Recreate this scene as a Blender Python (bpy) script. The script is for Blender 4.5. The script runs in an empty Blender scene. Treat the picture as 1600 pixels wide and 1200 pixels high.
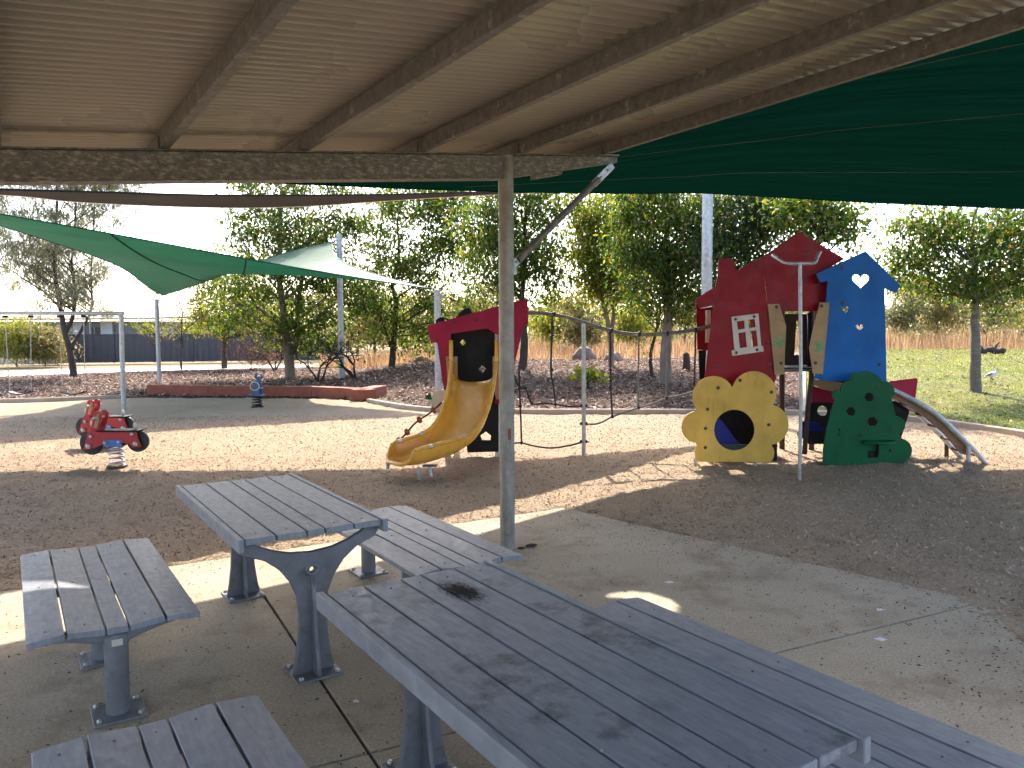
import bpy, math, random
import numpy as np
from mathutils import Vector, Matrix, noise

random.seed(7)
rng = np.random.default_rng(7)
sc = bpy.context.scene
R = math.radians

# ------------------------------------------------------------------ camera
CAM_H = 1.75
FPX = 1200.0
PITCH = math.atan(78 / 1200)
CAM_ROT = Matrix.Rotation(math.pi / 2 - PITCH, 3, 'X') @ Matrix.Rotation(R(-0.25), 3, 'Z')
cam_d = bpy.data.cameras.new('camera')
cam = bpy.data.objects.new('camera', cam_d)
sc.collection.objects.link(cam)
cam.location = (0, 0, CAM_H)
cam.rotation_euler = CAM_ROT.to_euler()
cam_d.sensor_width = 36
cam_d.lens = 36 * FPX / 1600
cam_d.clip_start = 0.05
cam_d.clip_end = 3000
sc.camera = cam

# ------------------------------------------------------------------ light
EL, AZ = R(43), R(-5)
SUN = Vector((math.sin(AZ) * math.cos(EL), math.cos(AZ) * math.cos(EL), math.sin(EL)))
w = bpy.data.worlds.new('World')
sc.world = w
w.use_nodes = True
wn = w.node_tree
sky = wn.nodes.new('ShaderNodeTexSky')
sky.sky_type = 'NISHITA'
sky.sun_disc = False
sky.sun_elevation = EL
sky.sun_rotation = AZ
sky.air_density = 0.8
sky.dust_density = 2.0
sky.ozone_density = 0.1
wn.links.new(sky.outputs[0], wn.nodes['Background'].inputs[0])
wn.nodes['Background'].inputs[1].default_value = 0.15
sun_d = bpy.data.lights.new('sun', 'SUN')
sun_d.energy = 2.6
sun_d.angle = R(0.5)
sun_d.color = (1.0, 0.93, 0.82)
sun_o = bpy.data.objects.new('sun', sun_d)
sc.collection.objects.link(sun_o)
sun_o.location = (0, 0, 30)
sun_o.rotation_euler = (-SUN).to_track_quat('-Z', 'Y').to_euler()
sc.view_settings.view_transform = 'Standard'
sc.view_settings.look = 'None'
sc.view_settings.gamma = 1
sc.view_settings.exposure = 2.1
sc.cycles.use_denoising = True
sc.cycles.max_bounces = 4
sc.cycles.diffuse_bounces = 3
sc.cycles.glossy_bounces = 2
sc.cycles.transmission_bounces = 2
sc.cycles.use_adaptive_sampling = True
sc.cycles.adaptive_threshold = 0.04
sc.cycles.adaptive_min_samples = 16
sc.cycles.caustics_reflective = False
sc.cycles.caustics_refractive = False
sc.cycles.transparent_max_bounces = 6
sc.cycles.sample_clamp_indirect = 6

# ------------------------------------------------------------------ helpers
COL = sc.collection


def ray(px, py):
    v = CAM_ROT @ Vector(((px - 800) / FPX, (600 - py) / FPX, -1.0))
    return v


def gp(px, py, z=0.0):
    r = ray(px, py)
    t = (z - CAM_H) / r.z
    return Vector((0, 0, CAM_H)) + r * t


def dp(px, py, Y):
    r = ray(px, py)
    return Vector((0, 0, CAM_H)) + r * (Y / r.y)


def sstep(a, b, x):
    t = max(0.0, min(1.0, (x - a) / (b - a)))
    return t * t * (3 - 2 * t)


EDGE = [(-60, 17.5), (-30, 18.6), (-13.6, 20.2), (-10.6, 21.7), (-5, 21.0), (-3.6, 19.7), (-2, 17.5), (0.07, 16.9),
        (3.7, 16.7), (6.3, 16.3), (7.9, 15.1), (8.6, 12.7), (9.2, 9.5), (9.6, 5), (9.8, -10)]


def yedge(x):
    if x <= EDGE[0][0]:
        return EDGE[0][1]
    for (a, b), (c, d) in zip(EDGE[:-1], EDGE[1:]):
        if a <= x <= c:
            return b + (d - b) * (x - a) / (c - a)
    return 5.0


def th(x, y):
    ye = max(yedge(x), 13.0)
    d = y - ye
    if d <= 0:
        return 0.0
    A = 0.5 * sstep(-9.5, -2.5, x)
    return A * (sstep(0, 14, d) + 0.02 * min(max(d - 10, 0), 40))


def gt(px, py):
    """ground point on the terrain under a picture position"""
    r = ray(px, py)
    o = Vector((0, 0, CAM_H))
    t = 3.0
    while t < 160:
        p = o + r * t
        if p.z <= th(p.x, p.y):
            break
        t += 0.05
    return Vector((p.x, p.y, th(p.x, p.y)))


class MB:
    def __init__(self):
        self.v, self.f = [], []

    def quadbox(self, P):
        b = len(self.v)
        self.v += [tuple(p) for p in P]
        for q in ((0, 3, 2, 1), (4, 5, 6, 7), (0, 1, 5, 4), (1, 2, 6, 5), (2, 3, 7, 6), (3, 0, 4, 7)):
            self.f.append(tuple(b + i for i in q))
        return self

    def box(self, c, s, rx=0, ry=0, rz=0):
        M = Matrix.Rotation(rz, 3, 'Z') @ Matrix.Rotation(ry, 3, 'Y') @ Matrix.Rotation(rx, 3, 'X')
        c = Vector(c)
        hx, hy, hz = s[0] / 2, s[1] / 2, s[2] / 2
        P = [c + M @ Vector(p) for p in ((-hx, -hy, -hz), (hx, -hy, -hz), (hx, hy, -hz), (-hx, hy, -hz),
                                         (-hx, -hy, hz), (hx, -hy, hz), (hx, hy, hz), (-hx, hy, hz))]
        return self.quadbox(P)

    def bar(self, a, b, wd, hh, up=(0, 0, 1)):
        a, b = Vector(a), Vector(b)
        d = (b - a).normalized()
        s = d.cross(Vector(up)).normalized()
        u = s.cross(d)
        P = [p + s * i * wd / 2 + u * j * hh / 2 for p in (a, b) for i, j in ((-1, -1), (1, -1), (1, 1), (-1, 1))]
        return self.quadbox(P)

    def tube(self, pts, rad, n=10, caps=True, closed=False):
        pts = [Vector(p) for p in pts]
        m = len(pts)
        if not hasattr(rad, '__len__'):
            rad = [rad] * m
        base = len(self.v)
        prev = None
        for i, p in enumerate(pts):
            if closed:
                t = (pts[(i + 1) % m] - pts[i - 1])
            else:
                t = pts[min(i + 1, m - 1)] - pts[max(i - 1, 0)]
            t = t.normalized() if t.length > 1e-9 else Vector((0, 0, 1))
            if prev is None:
                a = Vector((0, 0, 1)) if abs(t.z) < .9 else Vector((1, 0, 0))
                s = t.cross(a).normalized()
            else:
                s = (prev - t * prev.dot(t))
                s = s.normalized() if s.length > 1e-6 else t.orthogonal().normalized()
            prev = s
            q = t.cross(s)
            for k in range(n):
                an = 2 * math.pi * k / n
                self.v.append(tuple(p + (s * math.cos(an) + q * math.sin(an)) * rad[i]))
        for i in range(m if closed else m - 1):
            j = (i + 1) % m
            for k in range(n):
                k2 = (k + 1) % n
                self.f.append((base + i * n + k, base + i * n + k2, base + j * n + k2, base + j * n + k))
        if caps and not closed:
            self.f.append(tuple(base + k for k in range(n))[::-1])
            self.f.append(tuple(base + (m - 1) * n + k for k in range(n)))
        return self

    def lathe(self, prof, n=16, at=(0, 0, 0), M=None):
        base = len(self.v)
        at = Vector(at)
        for r, z in prof:
            for k in range(n):
                an = 2 * math.pi * k / n
                p = Vector((r * math.cos(an), r * math.sin(an), z))
                if M is not None:
                    p = M @ p
                self.v.append(tuple(at + p))
        for i in range(len(prof) - 1):
            for k in range(n):
                k2 = (k + 1) % n
                self.f.append((base + i * n + k, base + i * n + k2, base + (i + 1) * n + k2, base + (i + 1) * n + k))
        self.f.append(tuple(base + k for k in range(n))[::-1])
        self.f.append(tuple(base + (len(prof) - 1) * n + k for k in range(n)))
        return self

    def mesh(self, name):
        me = bpy.data.meshes.new(name)
        me.from_pydata(self.v, [], self.f)
        me.update()
        return me

    def obj(self, name, mat, parent=None, smooth=False, bevel=0):
        return mkobj(name, self.mesh(name), mat, parent, smooth, bevel)


def mkobj(name, me, mat, parent=None, smooth=False, bevel=0):
    o = bpy.data.objects.new(name, me)
    COL.objects.link(o)
    if mat is not None and not me.materials:
        me.materials.append(mat)
    if parent is not None:
        o.parent = parent
    if smooth:
        me.polygons.foreach_set('use_smooth', [True] * len(me.polygons))
        if smooth == 'auto':
            try:
                me.set_sharp_from_angle(angle=R(40))
            except Exception:
                pass
    if bevel:
        m = o.modifiers.new('bevel', 'BEVEL')
        m.width = bevel
        m.segments = 2
        m.limit_method = 'ANGLE'
    return o


def tag(o, label=None, cat=None, group=None, kind=None):
    if label:
        o['label'] = label
    if cat:
        o['category'] = cat
    if group:
        o['group'] = group
    if kind:
        o['kind'] = kind
    return o


def thing(name, label, cat, loc=(0, 0, 0), rz=0, group=None):
    o = bpy.data.objects.new(name, None)
    COL.objects.link(o)
    o.empty_display_size = 0.1
    o.location = loc
    o.rotation_euler = (0, 0, rz)
    return tag(o, label, cat, group)


def copy_tree(o, parent=None):
    c = o.copy()
    COL.objects.link(c)
    c.parent = parent
    for ch in list(o.children):
        copy_tree(ch, c)
    return c


def np_mesh(name, V, F):
    """V (n,3) F (m,k) arrays"""
    me = bpy.data.meshes.new(name)
    n, m, k = len(V), len(F), F.shape[1]
    me.vertices.add(n)
    me.vertices.foreach_set('co', np.ascontiguousarray(V, dtype=np.float32).ravel())
    me.loops.add(m * k)
    me.loops.foreach_set('vertex_index', np.ascontiguousarray(F, dtype=np.int32).ravel())
    me.polygons.add(m)
    me.polygons.foreach_set('loop_start', np.arange(0, m * k, k, dtype=np.int32))
    me.polygons.foreach_set('loop_total', np.full(m, k, dtype=np.int32))
    me.update(calc_edges=True)
    return me


def panel_mesh(name, outer, holes=(), thick=0.02, bevel=0.003):
    """filled 2D outline (a,b) with holes -> plate in the XZ plane, front towards -Y, centred on y=0"""
    cu = bpy.data.curves.new(name, 'CURVE')
    cu.dimensions = '2D'
    cu.fill_mode = 'BOTH'
    cu.extrude = thick / 2 - bevel
    cu.bevel_depth = bevel
    cu.bevel_resolution = 1
    for poly in [outer] + list(holes):
        s = cu.splines.new('POLY')
        s.points.add(len(poly) - 1)
        for i, p in enumerate(poly):
            s.points[i].co = (p[0], p[1], 0, 1)
        s.use_cyclic_u = True
    ob = bpy.data.objects.new(name, cu)
    me = bpy.data.meshes.new_from_object(ob)
    bpy.data.objects.remove(ob)
    bpy.data.curves.remove(cu)
    me.transform(Matrix(((1, 0, 0, 0), (0, 0, -1, 0), (0, 1, 0, 0), (0, 0, 0, 1))))
    me.name = name
    return me


def catmull(P, n=6, closed=False):
    P = [Vector(p) for p in P]
    m = len(P)
    out = []
    for i in range(m if closed else m - 1):
        if closed:
            a, b, c, d = P[i - 1], P[i], P[(i + 1) % m], P[(i + 2) % m]
        else:
            a, b, c, d = P[max(i - 1, 0)], P[i], P[i + 1], P[min(i + 2, m - 1)]
        for k in range(n):
            t = k / n
            out.append(.5 * ((2 * b) + (c - a) * t + (2 * a - 5 * b + 4 * c - d) * t * t + (3 * b - a - 3 * c + d) * t ** 3))
    if not closed:
        out.append(P[-1])
    return out


def arc3(p, q, r, n=10):
    """circle arc from p through q to r (2D)"""
    ax, ay, bx, by, cx, cy = *p, *q, *r
    d = 2 * (ax * (by - cy) + bx * (cy - ay) + cx * (ay - by))
    ux = ((ax * ax + ay * ay) * (by - cy) + (bx * bx + by * by) * (cy - ay) + (cx * cx + cy * cy) * (ay - by)) / d
    uy = ((ax * ax + ay * ay) * (cx - bx) + (bx * bx + by * by) * (ax - cx) + (cx * cx + cy * cy) * (bx - ax)) / d
    ra = math.hypot(ax - ux, ay - uy)
    a0, a1, a2 = (math.atan2(y - uy, x - ux) for x, y in (p, q, r))
    t = 2 * math.pi
    ccw = ((a1 - a0) % t) < ((a2 - a0) % t)
    sw = ((a2 - a0) % t) if ccw else -((a0 - a2) % t)
    return [(ux + ra * math.cos(a0 + sw * i / n), uy + ra * math.sin(a0 + sw * i / n)) for i in range(n)]


def circ(c, r, n=20, ry=None):
    return [(c[0] + r * math.cos(2 * math.pi * i / n), c[1] + (ry or r) * math.sin(2 * math.pi * i / n)) for i in range(n)]


def fbm(x, y, z=0.0, o=3):
    return noise.fractal(Vector((x, y, z)), 0.6, 2.1, o)


# ------------------------------------------------------------------ materials
def new_mat(name):
    m = bpy.data.materials.new(name)
    m.use_nodes = True
    return m, m.node_tree.nodes, m.node_tree.links, m.node_tree.nodes['Principled BSDF']


def ramp(nt, fac, stops):
    r = nt.nodes.new('ShaderNodeValToRGB')
    el = r.color_ramp.elements
    while len(el) < len(stops):
        el.new(0.5)
    for e, (p, c) in zip(el, stops):
        e.position = p
        e.color = (*c, 1)
    nt.links.new(fac, r.inputs[0])
    return r.outputs[0]


def tex(nt, scale, detail=4, rough=.6, coord='Object', dist=0, stretch=None, off=None):
    tc = nt.nodes.new('ShaderNodeTexCoord')
    t = nt.nodes.new('ShaderNodeTexNoise')
    t.inputs['Scale'].default_value = scale
    t.inputs['Detail'].default_value = detail
    t.inputs['Roughness'].default_value = rough
    t.inputs['Distortion'].default_value = dist
    src = tc.outputs[coord]
    if stretch or off:
        mp = nt.nodes.new('ShaderNodeMapping')
        if stretch:
            mp.inputs['Scale'].default_value = stretch
        if off:
            mp.inputs['Location'].default_value = off
        nt.links.new(src, mp.inputs[0])
        src = mp.outputs[0]
    nt.links.new(src, t.inputs[0])
    return t.outputs['Fac']


def mixc(nt, fac, a, b, mode='MIX'):
    m = nt.nodes.new('ShaderNodeMix')
    m.data_type = 'RGBA'
    m.blend_type = mode
    for s, v in ((0, fac), (6, a), (7, b)):
        if hasattr(v, 'is_linked') or hasattr(v, 'links'):
            nt.links.new(v, m.inputs[s])
        elif s == 0:
            m.inputs[0].default_value = v
        else:
            m.inputs[s].default_value = (*v, 1)
    return m.outputs[2]


def bump(nt, b, h, strength=.3, dist=.01):
    n = nt.nodes.new('ShaderNodeBump')
    n.inputs['Strength'].default_value = strength
    n.inputs['Distance'].default_value = dist
    nt.links.new(h, n.inputs['Height'])
    nt.links.new(n.outputs[0], b.inputs['Normal'])


def plain(name, c, rough=.5, var=.15, scale=6, bs=0, bscale=60, metal=0, dirt=None, dirt_scale=3, dirt_lo=.55, dirt_hi=.75,
          stretch=None, coat=0, spec=None, streak=None):
    m, n, l, b = new_mat(name)
    nt = m.node_tree
    f = tex(nt, scale, 3, stretch=stretch)
    lo = tuple(x * (1 - var) for x in c)
    hi = tuple(min(1, x * (1 + var)) for x in c)
    col = ramp(nt, f, [(.3, lo), (.7, hi)])
    if dirt:
        df = tex(nt, dirt_scale, 4, .7, off=(3, 7, 1), stretch=streak)
        k = ramp(nt, df, [(dirt_lo, (0, 0, 0)), (dirt_hi, (1, 1, 1))])
        col = mixc(nt, k, col, dirt)
    l.new(col, b.inputs['Base Color'])
    rf = ramp(nt, tex(nt, scale * 2.3, 2), [(.3, (max(rough - .1, 0),) * 3), (.7, (min(rough + .12, 1),) * 3)])
    l.new(rf, b.inputs['Roughness'])
    b.inputs['Metallic'].default_value = metal
    if spec is not None:
        b.inputs['Specular IOR Level'].default_value = spec
    if bs:
        bump(nt, b, tex(nt, bscale, 2), bs, .004)
    return m


def leaf_mat(name, stops, trans=.45, rough=.5):
    m, n, l, b = new_mat(name)
    nt = m.node_tree
    g = n.new('ShaderNodeNewGeometry')
    col = ramp(nt, g.outputs['Random Per Island'], stops)
    l.new(col, b.inputs['Base Color'])
    b.inputs['Roughness'].default_value = rough
    tr = n.new('ShaderNodeBsdfTranslucent')
    hs = n.new('ShaderNodeHueSaturation')
    hs.inputs['Hue'].default_value = .482
    hs.inputs['Saturation'].default_value = 1.1
    hs.inputs['Value'].default_value = 2.5
    l.new(col, hs.inputs['Color'])
    l.new(hs.outputs[0], tr.inputs['Color'])
    mx = n.new('ShaderNodeMixShader')
    mx.inputs[0].default_value = trans
    l.new(b.outputs[0], mx.inputs[1])
    l.new(tr.outputs[0], mx.inputs[2])
    l.new(mx.outputs[0], n['Material Output'].inputs[0])
    return m


def sail_mat(name, c, tc, trans=.3, rough=.75, weave=260, streak=False):
    m, n, l, b = new_mat(name)
    nt = m.node_tree
    f = tex(nt, 1.2, 5, stretch=(1, 3, 1))
    col = ramp(nt, f, [(.3, tuple(x * .8 for x in c)), (.7, tuple(x * 1.2 for x in c))])
    l.new(col, b.inputs['Base Color'])
    b.inputs['Roughness'].default_value = rough
    b.inputs['Specular IOR Level'].default_value = .12
    bump(nt, b, tex(nt, weave, 2), .25, .003)
    tr = n.new('ShaderNodeBsdfTranslucent')
    f2 = tex(nt, 1.6 if streak else .9, 6 if streak else 4, .7, stretch=(.25, 5, 1) if streak else (.4, 3, 1))
    if streak:
        b.inputs['Specular IOR Level'].default_value = 0.0
    l.new(ramp(nt, f2, [(.3, tuple(x * .35 for x in tc)), (.7, tuple(x * 1.2 for x in tc))]), tr.inputs['Color'])
    mx = n.new('ShaderNodeMixShader')
    mx.inputs[0].default_value = trans
    l.new(b.outputs[0], mx.inputs[1])
    l.new(tr.outputs[0], mx.inputs[2])
    l.new(mx.outputs[0], n['Material Output'].inputs[0])
    return m


def ground_mat(name, stops, scale, stops2, scale2, k=.5, bs=.6, bscale=80, bd=.01, rough=.95, mid=None):
    m, n, l, b = new_mat(name)
    nt = m.node_tree
    f = tex(nt, scale, 4, .7)
    c1 = ramp(nt, f, stops)
    f2 = tex(nt, scale2, 5, .65, off=(5, 2, 0))
    c2 = ramp(nt, f2, stops2)
    col = mixc(nt, k, c1, c2)
    if mid:
        msc, mlo, mhi, mc = mid
        kk = ramp(nt, tex(nt, msc, 4, .6, off=(9, 1, 4)), [(mlo, (0, 0, 0)), (mhi, (1, 1, 1))])
        col = mixc(nt, kk, col, mc)
    l.new(col, b.inputs['Base Color'])
    b.inputs['Roughness'].default_value = rough
    b.inputs['Specular IOR Level'].default_value = .2
    bump(nt, b, tex(nt, bscale, 3, .75), bs, bd)
    return m


M = {}
M['galv'] = plain('galvanised steel', (.42, .43, .43), .42, .22, 14, .15, 90, .55, dirt=(.3, .27, .23), dirt_scale=4)
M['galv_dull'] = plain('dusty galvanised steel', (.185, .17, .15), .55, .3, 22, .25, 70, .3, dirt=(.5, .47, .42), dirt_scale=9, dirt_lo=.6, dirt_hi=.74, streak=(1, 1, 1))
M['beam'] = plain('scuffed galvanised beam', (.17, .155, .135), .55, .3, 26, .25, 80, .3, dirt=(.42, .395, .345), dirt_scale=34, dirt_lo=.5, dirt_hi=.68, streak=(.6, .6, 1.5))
M['roof'] = plain('cream painted corrugated steel', (.46, .39, .30), .32, .04, .6, 0, 60, 0, spec=.7)
M['steel_new'] = plain('bright zinc', (.62, .63, .64), .35, .12, 20, .1, 80, .7)
M['slat'] = plain('grey powder coated slat', (.26, .27, .30), .45, .16, 9, .08, 120, 0, spec=.35, dirt=(.16, .16, .18), dirt_scale=4.5, dirt_lo=.56, dirt_hi=.8, stretch=(6, 1, 1))
M['cast'] = plain('grey cast aluminium leg', (.19, .19, .21), .48, .16, 8, .2, 60, .3, dirt=(.1, .09, .085), dirt_scale=5)
M['bolt'] = plain('zinc bolt', (.5, .5, .48), .35, .2, 60, 0, 60, .8)
M['rubber'] = plain('black rubber', (.018, .018, .02), .6, .2, 12, .1)
M['rope'] = plain('dark braided rope', (.035, .033, .03), .8, .3, 50, .4, 300)
M['rope_grey'] = plain('worn grey rope', (.2, .19, .17), .8, .3, 50, .4, 300)
M['red'] = plain('red plastic panel', (.26, .007, .013), .4, .2, 2, .06, 90, dirt=(.17, .02, .025), dirt_scale=5, spec=.18)
M['maroon'] = plain('faded crimson plastic panel', (.33, .015, .05), .42, .2, 2, .06, 90, spec=.18)
M['blue'] = plain('blue plastic panel', (.007, .115, .38), .42, .2, 2, .06, 90, dirt=(.01, .08, .25), dirt_scale=8, dirt_lo=.62, dirt_hi=.78, streak=(3, 1, .6), spec=.18)
M['navy'] = plain('dark blue plastic panel', (.012, .02, .2), .45, .1, 4, .06, 90, spec=.18)
M['yellow'] = plain('yellow plastic panel', (.68, .40, .08), .45, .2, 2, .05, 90, dirt=(.45, .25, .04), dirt_scale=6, dirt_lo=.58, dirt_hi=.78, streak=(3, 1, .35), spec=.18)
M['green'] = plain('dark green plastic panel', (.004, .09, .032), .45, .2, 2, .06, 90, spec=.18)
M['tan'] = plain('tan plastic panel', (.42, .26, .13), .5, .2, 2, .06, 90, dirt=(.3, .18, .09), dirt_scale=6, spec=.18)
M['cream'] = plain('cream plastic panel', (.62, .55, .45), .5, .1, 5, .06, 90, dirt=(.4, .33, .25), dirt_scale=9)
M['black'] = plain('black plastic panel', (.012, .011, .012), .5, .3, 5, .06, 90, spec=.18)
M['brown'] = plain('brown plastic panel', (.075, .04, .025), .5, .2, 5, .1, 90, spec=.18)
M['slide'] = plain('amber moulded plastic', (.86, .42, .06), .28, .07, 2.5, .03, 50, dirt=(.68, .3, .04), dirt_scale=3, dirt_lo=.55, dirt_hi=.8)
M['bikered'] = plain('bright red plastic', (.42, .018, .02), .4, .1, 4, .05, 90)
M['bikeblue'] = plain('mid blue plastic', (.05, .17, .42), .4, .1, 4, .05, 90)
M['springblue'] = plain('weathered blue plastic', (.05, .12, .24), .4, .2, 8, .05, 90)
M['paintgreen'] = plain('green hand paint', (.16, .33, .12), .6, .2, 30)
M['rust'] = plain('rust red rendered edging', (.30, .085, .05), .8, .2, 3, .3, 40, dirt=(.2, .06, .04), dirt_scale=2)
M['kerb'] = plain('buff concrete edging', (.42, .33, .25), .85, .15, 3, .3, 60, dirt=(.28, .2, .14), dirt_scale=4)
M['path'] = plain('pale concrete path', (.62, .57, .5), .9, .08, 1, .2, 60)
M['fence'] = plain('dark slate steel fence', (.055, .058, .072), .5, .1, 2)
M['wallgrey'] = plain('grey rendered wall', (.2, .21, .23), .8, .12, .4)
M['wallpale'] = plain('pale cladding', (.45, .47, .5), .7, .08, .5)
M['roofdark'] = plain('dark metal roof', (.06, .062, .07), .6, .15, 1)
M['glassdark'] = plain('dark window glass', (.01, .011, .013), .08, .1, 2)
M['stone'] = plain('tan boulder', (.26, .18, .135), .9, .3, 3, .8, 14, dirt=(.16, .11, .085), dirt_scale=4)
M['bark_pale'] = plain('pale bark', (.23, .17, .125), .9, .3, 6, .9, 25, dirt=(.1, .07, .055), dirt_scale=5, stretch=(1, 1, .3))
M['bark_dark'] = plain('dark bark', (.06, .043, .036), .9, .3, 6, .9, 30, stretch=(1, 1, .3))
M['bark_grey'] = plain('ringed grey bark', (.17, .14, .12), .9, .3, 9, .9, 20, dirt=(.07, .055, .05), dirt_scale=6, stretch=(.6, .6, 4))
M['twig'] = plain('dead dark twig', (.035, .024, .022), .9, .3, 10, .5)
M['joint'] = plain('dirt in joint', (.035, .03, .024), 1, .4, 40, .8, 120)

GREENS = [(0, (.016, .037, .007)), (.3, (.033, .07, .012)), (.58, (.058, .105, .017)), (.78, (.105, .145, .024)), (.94, (.18, .18, .032)), (1, (.19, .11, .035))]
M['leaf_green'] = leaf_mat('mid green leaves', GREENS, .5)
M['leaf_dark'] = leaf_mat('deep green leaves', [(0, (.012, .028, .007)), (.45, (.026, .052, .011)), (.8, (.05, .085, .017)), (.97, (.095, .12, .022)), (1, (.2, .1, .03))], .36)
M['leaf_yellow'] = leaf_mat('yellow green leaves', [(0, (.06, .1, .015)), (.4, (.12, .16, .02)), (.75, (.2, .21, .03)), (.93, (.28, .25, .04)), (1, (.25, .12, .03))], .45)
M['leaf_olive'] = leaf_mat('olive grey leaves', [(0, (.06, .07, .035)), (.4, (.11, .12, .055)), (.8, (.17, .17, .07)), (1, (.22, .19, .09))], .4)
M['leaf_needle'] = leaf_mat('grey green needles', [(0, (.1, .105, .07)), (.5, (.17, .175, .11)), (1, (.27, .26, .16))], .4)
M['leaf_bush'] = leaf_mat('dry bush leaves', [(0, (.05, .07, .02)), (.4, (.1, .12, .035)), (.7, (.17, .15, .05)), (1, (.28, .17, .08))], .4)
M['leaf_rust'] = leaf_mat('rusty dead leaves', [(0, (.09, .04, .025)), (.5, (.18, .085, .05)), (1, (.26, .15, .08))], .35)
M['drygrass'] = leaf_mat('dry straw grass', [(0, (.12, .075, .04)), (.4, (.23, .15, .08)), (.8, (.34, .24, .125)), (1, (.42, .34, .19))], .3, .8)
M['lawnblade'] = leaf_mat('lawn grass', [(0, (.055, .09, .014)), (.4, (.12, .165, .025)), (.75, (.21, .23, .045)), (1, (.38, .34, .14))], .4, .7)
M['litter'] = leaf_mat('fallen leaves', [(0, (.05, .028, .018)), (.35, (.11, .06, .038)), (.65, (.22, .135, .088)), (.88, (.42, .29, .2)), (1, (.7, .6, .5))], .12, .75)
M['chips'] = leaf_mat('wood chip softfall', [(0, (.13, .085, .05)), (.35, (.33, .235, .15)), (.75, (.5, .365, .245)), (1, (.6, .46, .32))], .05, .9)
M['specks'] = leaf_mat('dark leaf specks', [(0, (.02, .016, .012)), (.6, (.06, .04, .03)), (1, (.16, .09, .05))], .05, .9)
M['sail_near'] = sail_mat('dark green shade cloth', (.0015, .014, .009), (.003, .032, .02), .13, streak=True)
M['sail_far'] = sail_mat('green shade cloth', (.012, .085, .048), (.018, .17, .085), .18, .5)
M['sail_mid'] = sail_mat('taupe shade cloth', (.035, .03, .026), (.05, .042, .036), .12)
M['seam'] = plain('stitched seam webbing', (.004, .02, .014), .8, .2, 20)

M['sand'] = ground_mat('softfall sand', [(.25, (.18, .125, .075)), (.5, (.44, .32, .21)), (.75, (.65, .51, .365))], 34,
                       [(.3, (.39, .275, .182)), (.7, (.57, .425, .295))], .7, .45, 1.0, 60, .025, mid=(2.2, .6, .8, (.29, .2, .13)))
M['mulch'] = ground_mat('leaf mulch soil', [(.3, (.035, .022, .017)), (.6, (.11, .065, .048)), (.8, (.24, .155, .115))], 20,
                        [(.35, (.06, .04, .03)), (.65, (.16, .1, .075))], 1.2, .4, 1, 30, .03)
M['lawn'] = ground_mat('lawn soil', [(.3, (.05, .075, .018)), (.7, (.14, .17, .04))], 14,
                       [(.35, (.085, .115, .02)), (.62, (.26, .21, .09))], .5, .5, .8, 60, .02)
M['ground'] = ground_mat('dry grass ground', [(.3, (.2, .14, .08)), (.7, (.36, .27, .16))], 5,
                         [(.35, (.24, .17, .095)), (.65, (.32, .25, .13))], .3, .5, .8, 30, .03)


def concrete():
    m, n, l, b = new_mat('broomed concrete')
    nt = m.node_tree
    base = ramp(nt, tex(nt, .9, 6, .6), [(.3, (.43, .35, .25)), (.7, (.58, .485, .36))])
    fine = ramp(nt, tex(nt, 70, 5, .8), [(.34, (.6, .58, .55)), (.66, (1.15, 1.15, 1.15))])
    c = mixc(nt, 1.0, base, fine, 'MULTIPLY')
    st = ramp(nt, tex(nt, 2.3, 7, .7, off=(4, 4, 4)), [(.5, (0, 0, 0)), (.74, (.8, .8, .8))])
    c = mixc(nt, st, c, (.23, .155, .095))
    sp = ramp(nt, tex(nt, 120, 2, .5, off=(1, 8, 4)), [(.68, (0, 0, 0)), (.74, (1, 1, 1))])
    c = mixc(nt, sp, c, (.1, .08, .06))
    l.new(c, b.inputs['Base Color'])
    b.inputs['Roughness'].default_value = .85
    b.inputs['Specular IOR Level'].default_value = .3
    bump(nt, b, tex(nt, 90, 5, .7), .35, .004)
    return m


M['concrete'] = concrete()

# ================================================================== GROUND
U = Vector((0.836, 0.549, 0))      # along the shelter beam, away to the right
V = Vector((-0.549, 0.836, 0))     # along the tables, away to the left
AX = math.atan2(-V.x, V.y)         # rotation that turns local +y into V

# base ground, out to the horizon
xs = [-1500, -600, -250, -120] + list(np.linspace(-70, 70, 57)) + [120, 250, 600, 1500]
ys = [-300, -60, -20] + list(np.linspace(-8, 90, 50)) + [120, 200, 400, 900, 2000]
vv, ff = [], []
for y in ys:
    for x in xs:
        vv.append((x, y, th(x, y) - 0.09))
nx = len(xs)
for j in range(len(ys) - 1):
    for i in range(nx - 1):
        a = j * nx + i
        ff.append((a, a + 1, a + nx + 1, a + nx))
me = bpy.data.meshes.new('ground')
me.from_pydata(vv, [], ff)
tag(mkobj('ground', me, M['ground'], smooth=True), kind='structure')

# paving corners
PC = gp(880, 793)                                  # front corner of the slab
PL = gp(0, 924) + (gp(0, 924) - PC) * 1.2          # along the front edge, far left
PR = gp(1536, 940)
PRR = PR + (gp(1600, 1003) - PR).normalized() * 6
j2a, j2b = gp(480, 1200), PR
J2d = (j2b - j2a).normalized()
j1a, j1b = gp(392, 900), gp(592, 1198)
J1d = (j1b - j1a).normalized()


def isect(p, d, q, e):
    den = d.x * e.y - d.y * e.x
    t = ((q.x - p.x) * e.y - (q.y - p.y) * e.x) / den
    return p + d * t


FE = (PL - PC).normalized()
Xf = isect(PC, FE, j1a, J1d)        # joint 1 at the front edge
Xc = isect(j2a, J2d, j1a, J1d)      # crossing
Xl = j2a - J2d * 7
Nn = J1d * 6
slab_polys = [[Xf, PC, PR, Xc], [PL, Xf, Xc, Xl], [Xc, PR, PR + (PRR - PR) * .66, Xc + Nn * .55], [Xl, Xc, Xc + Nn * .55, Xl + Nn * .55]]
HULL = [PL, PC, PR, PRR]


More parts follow.
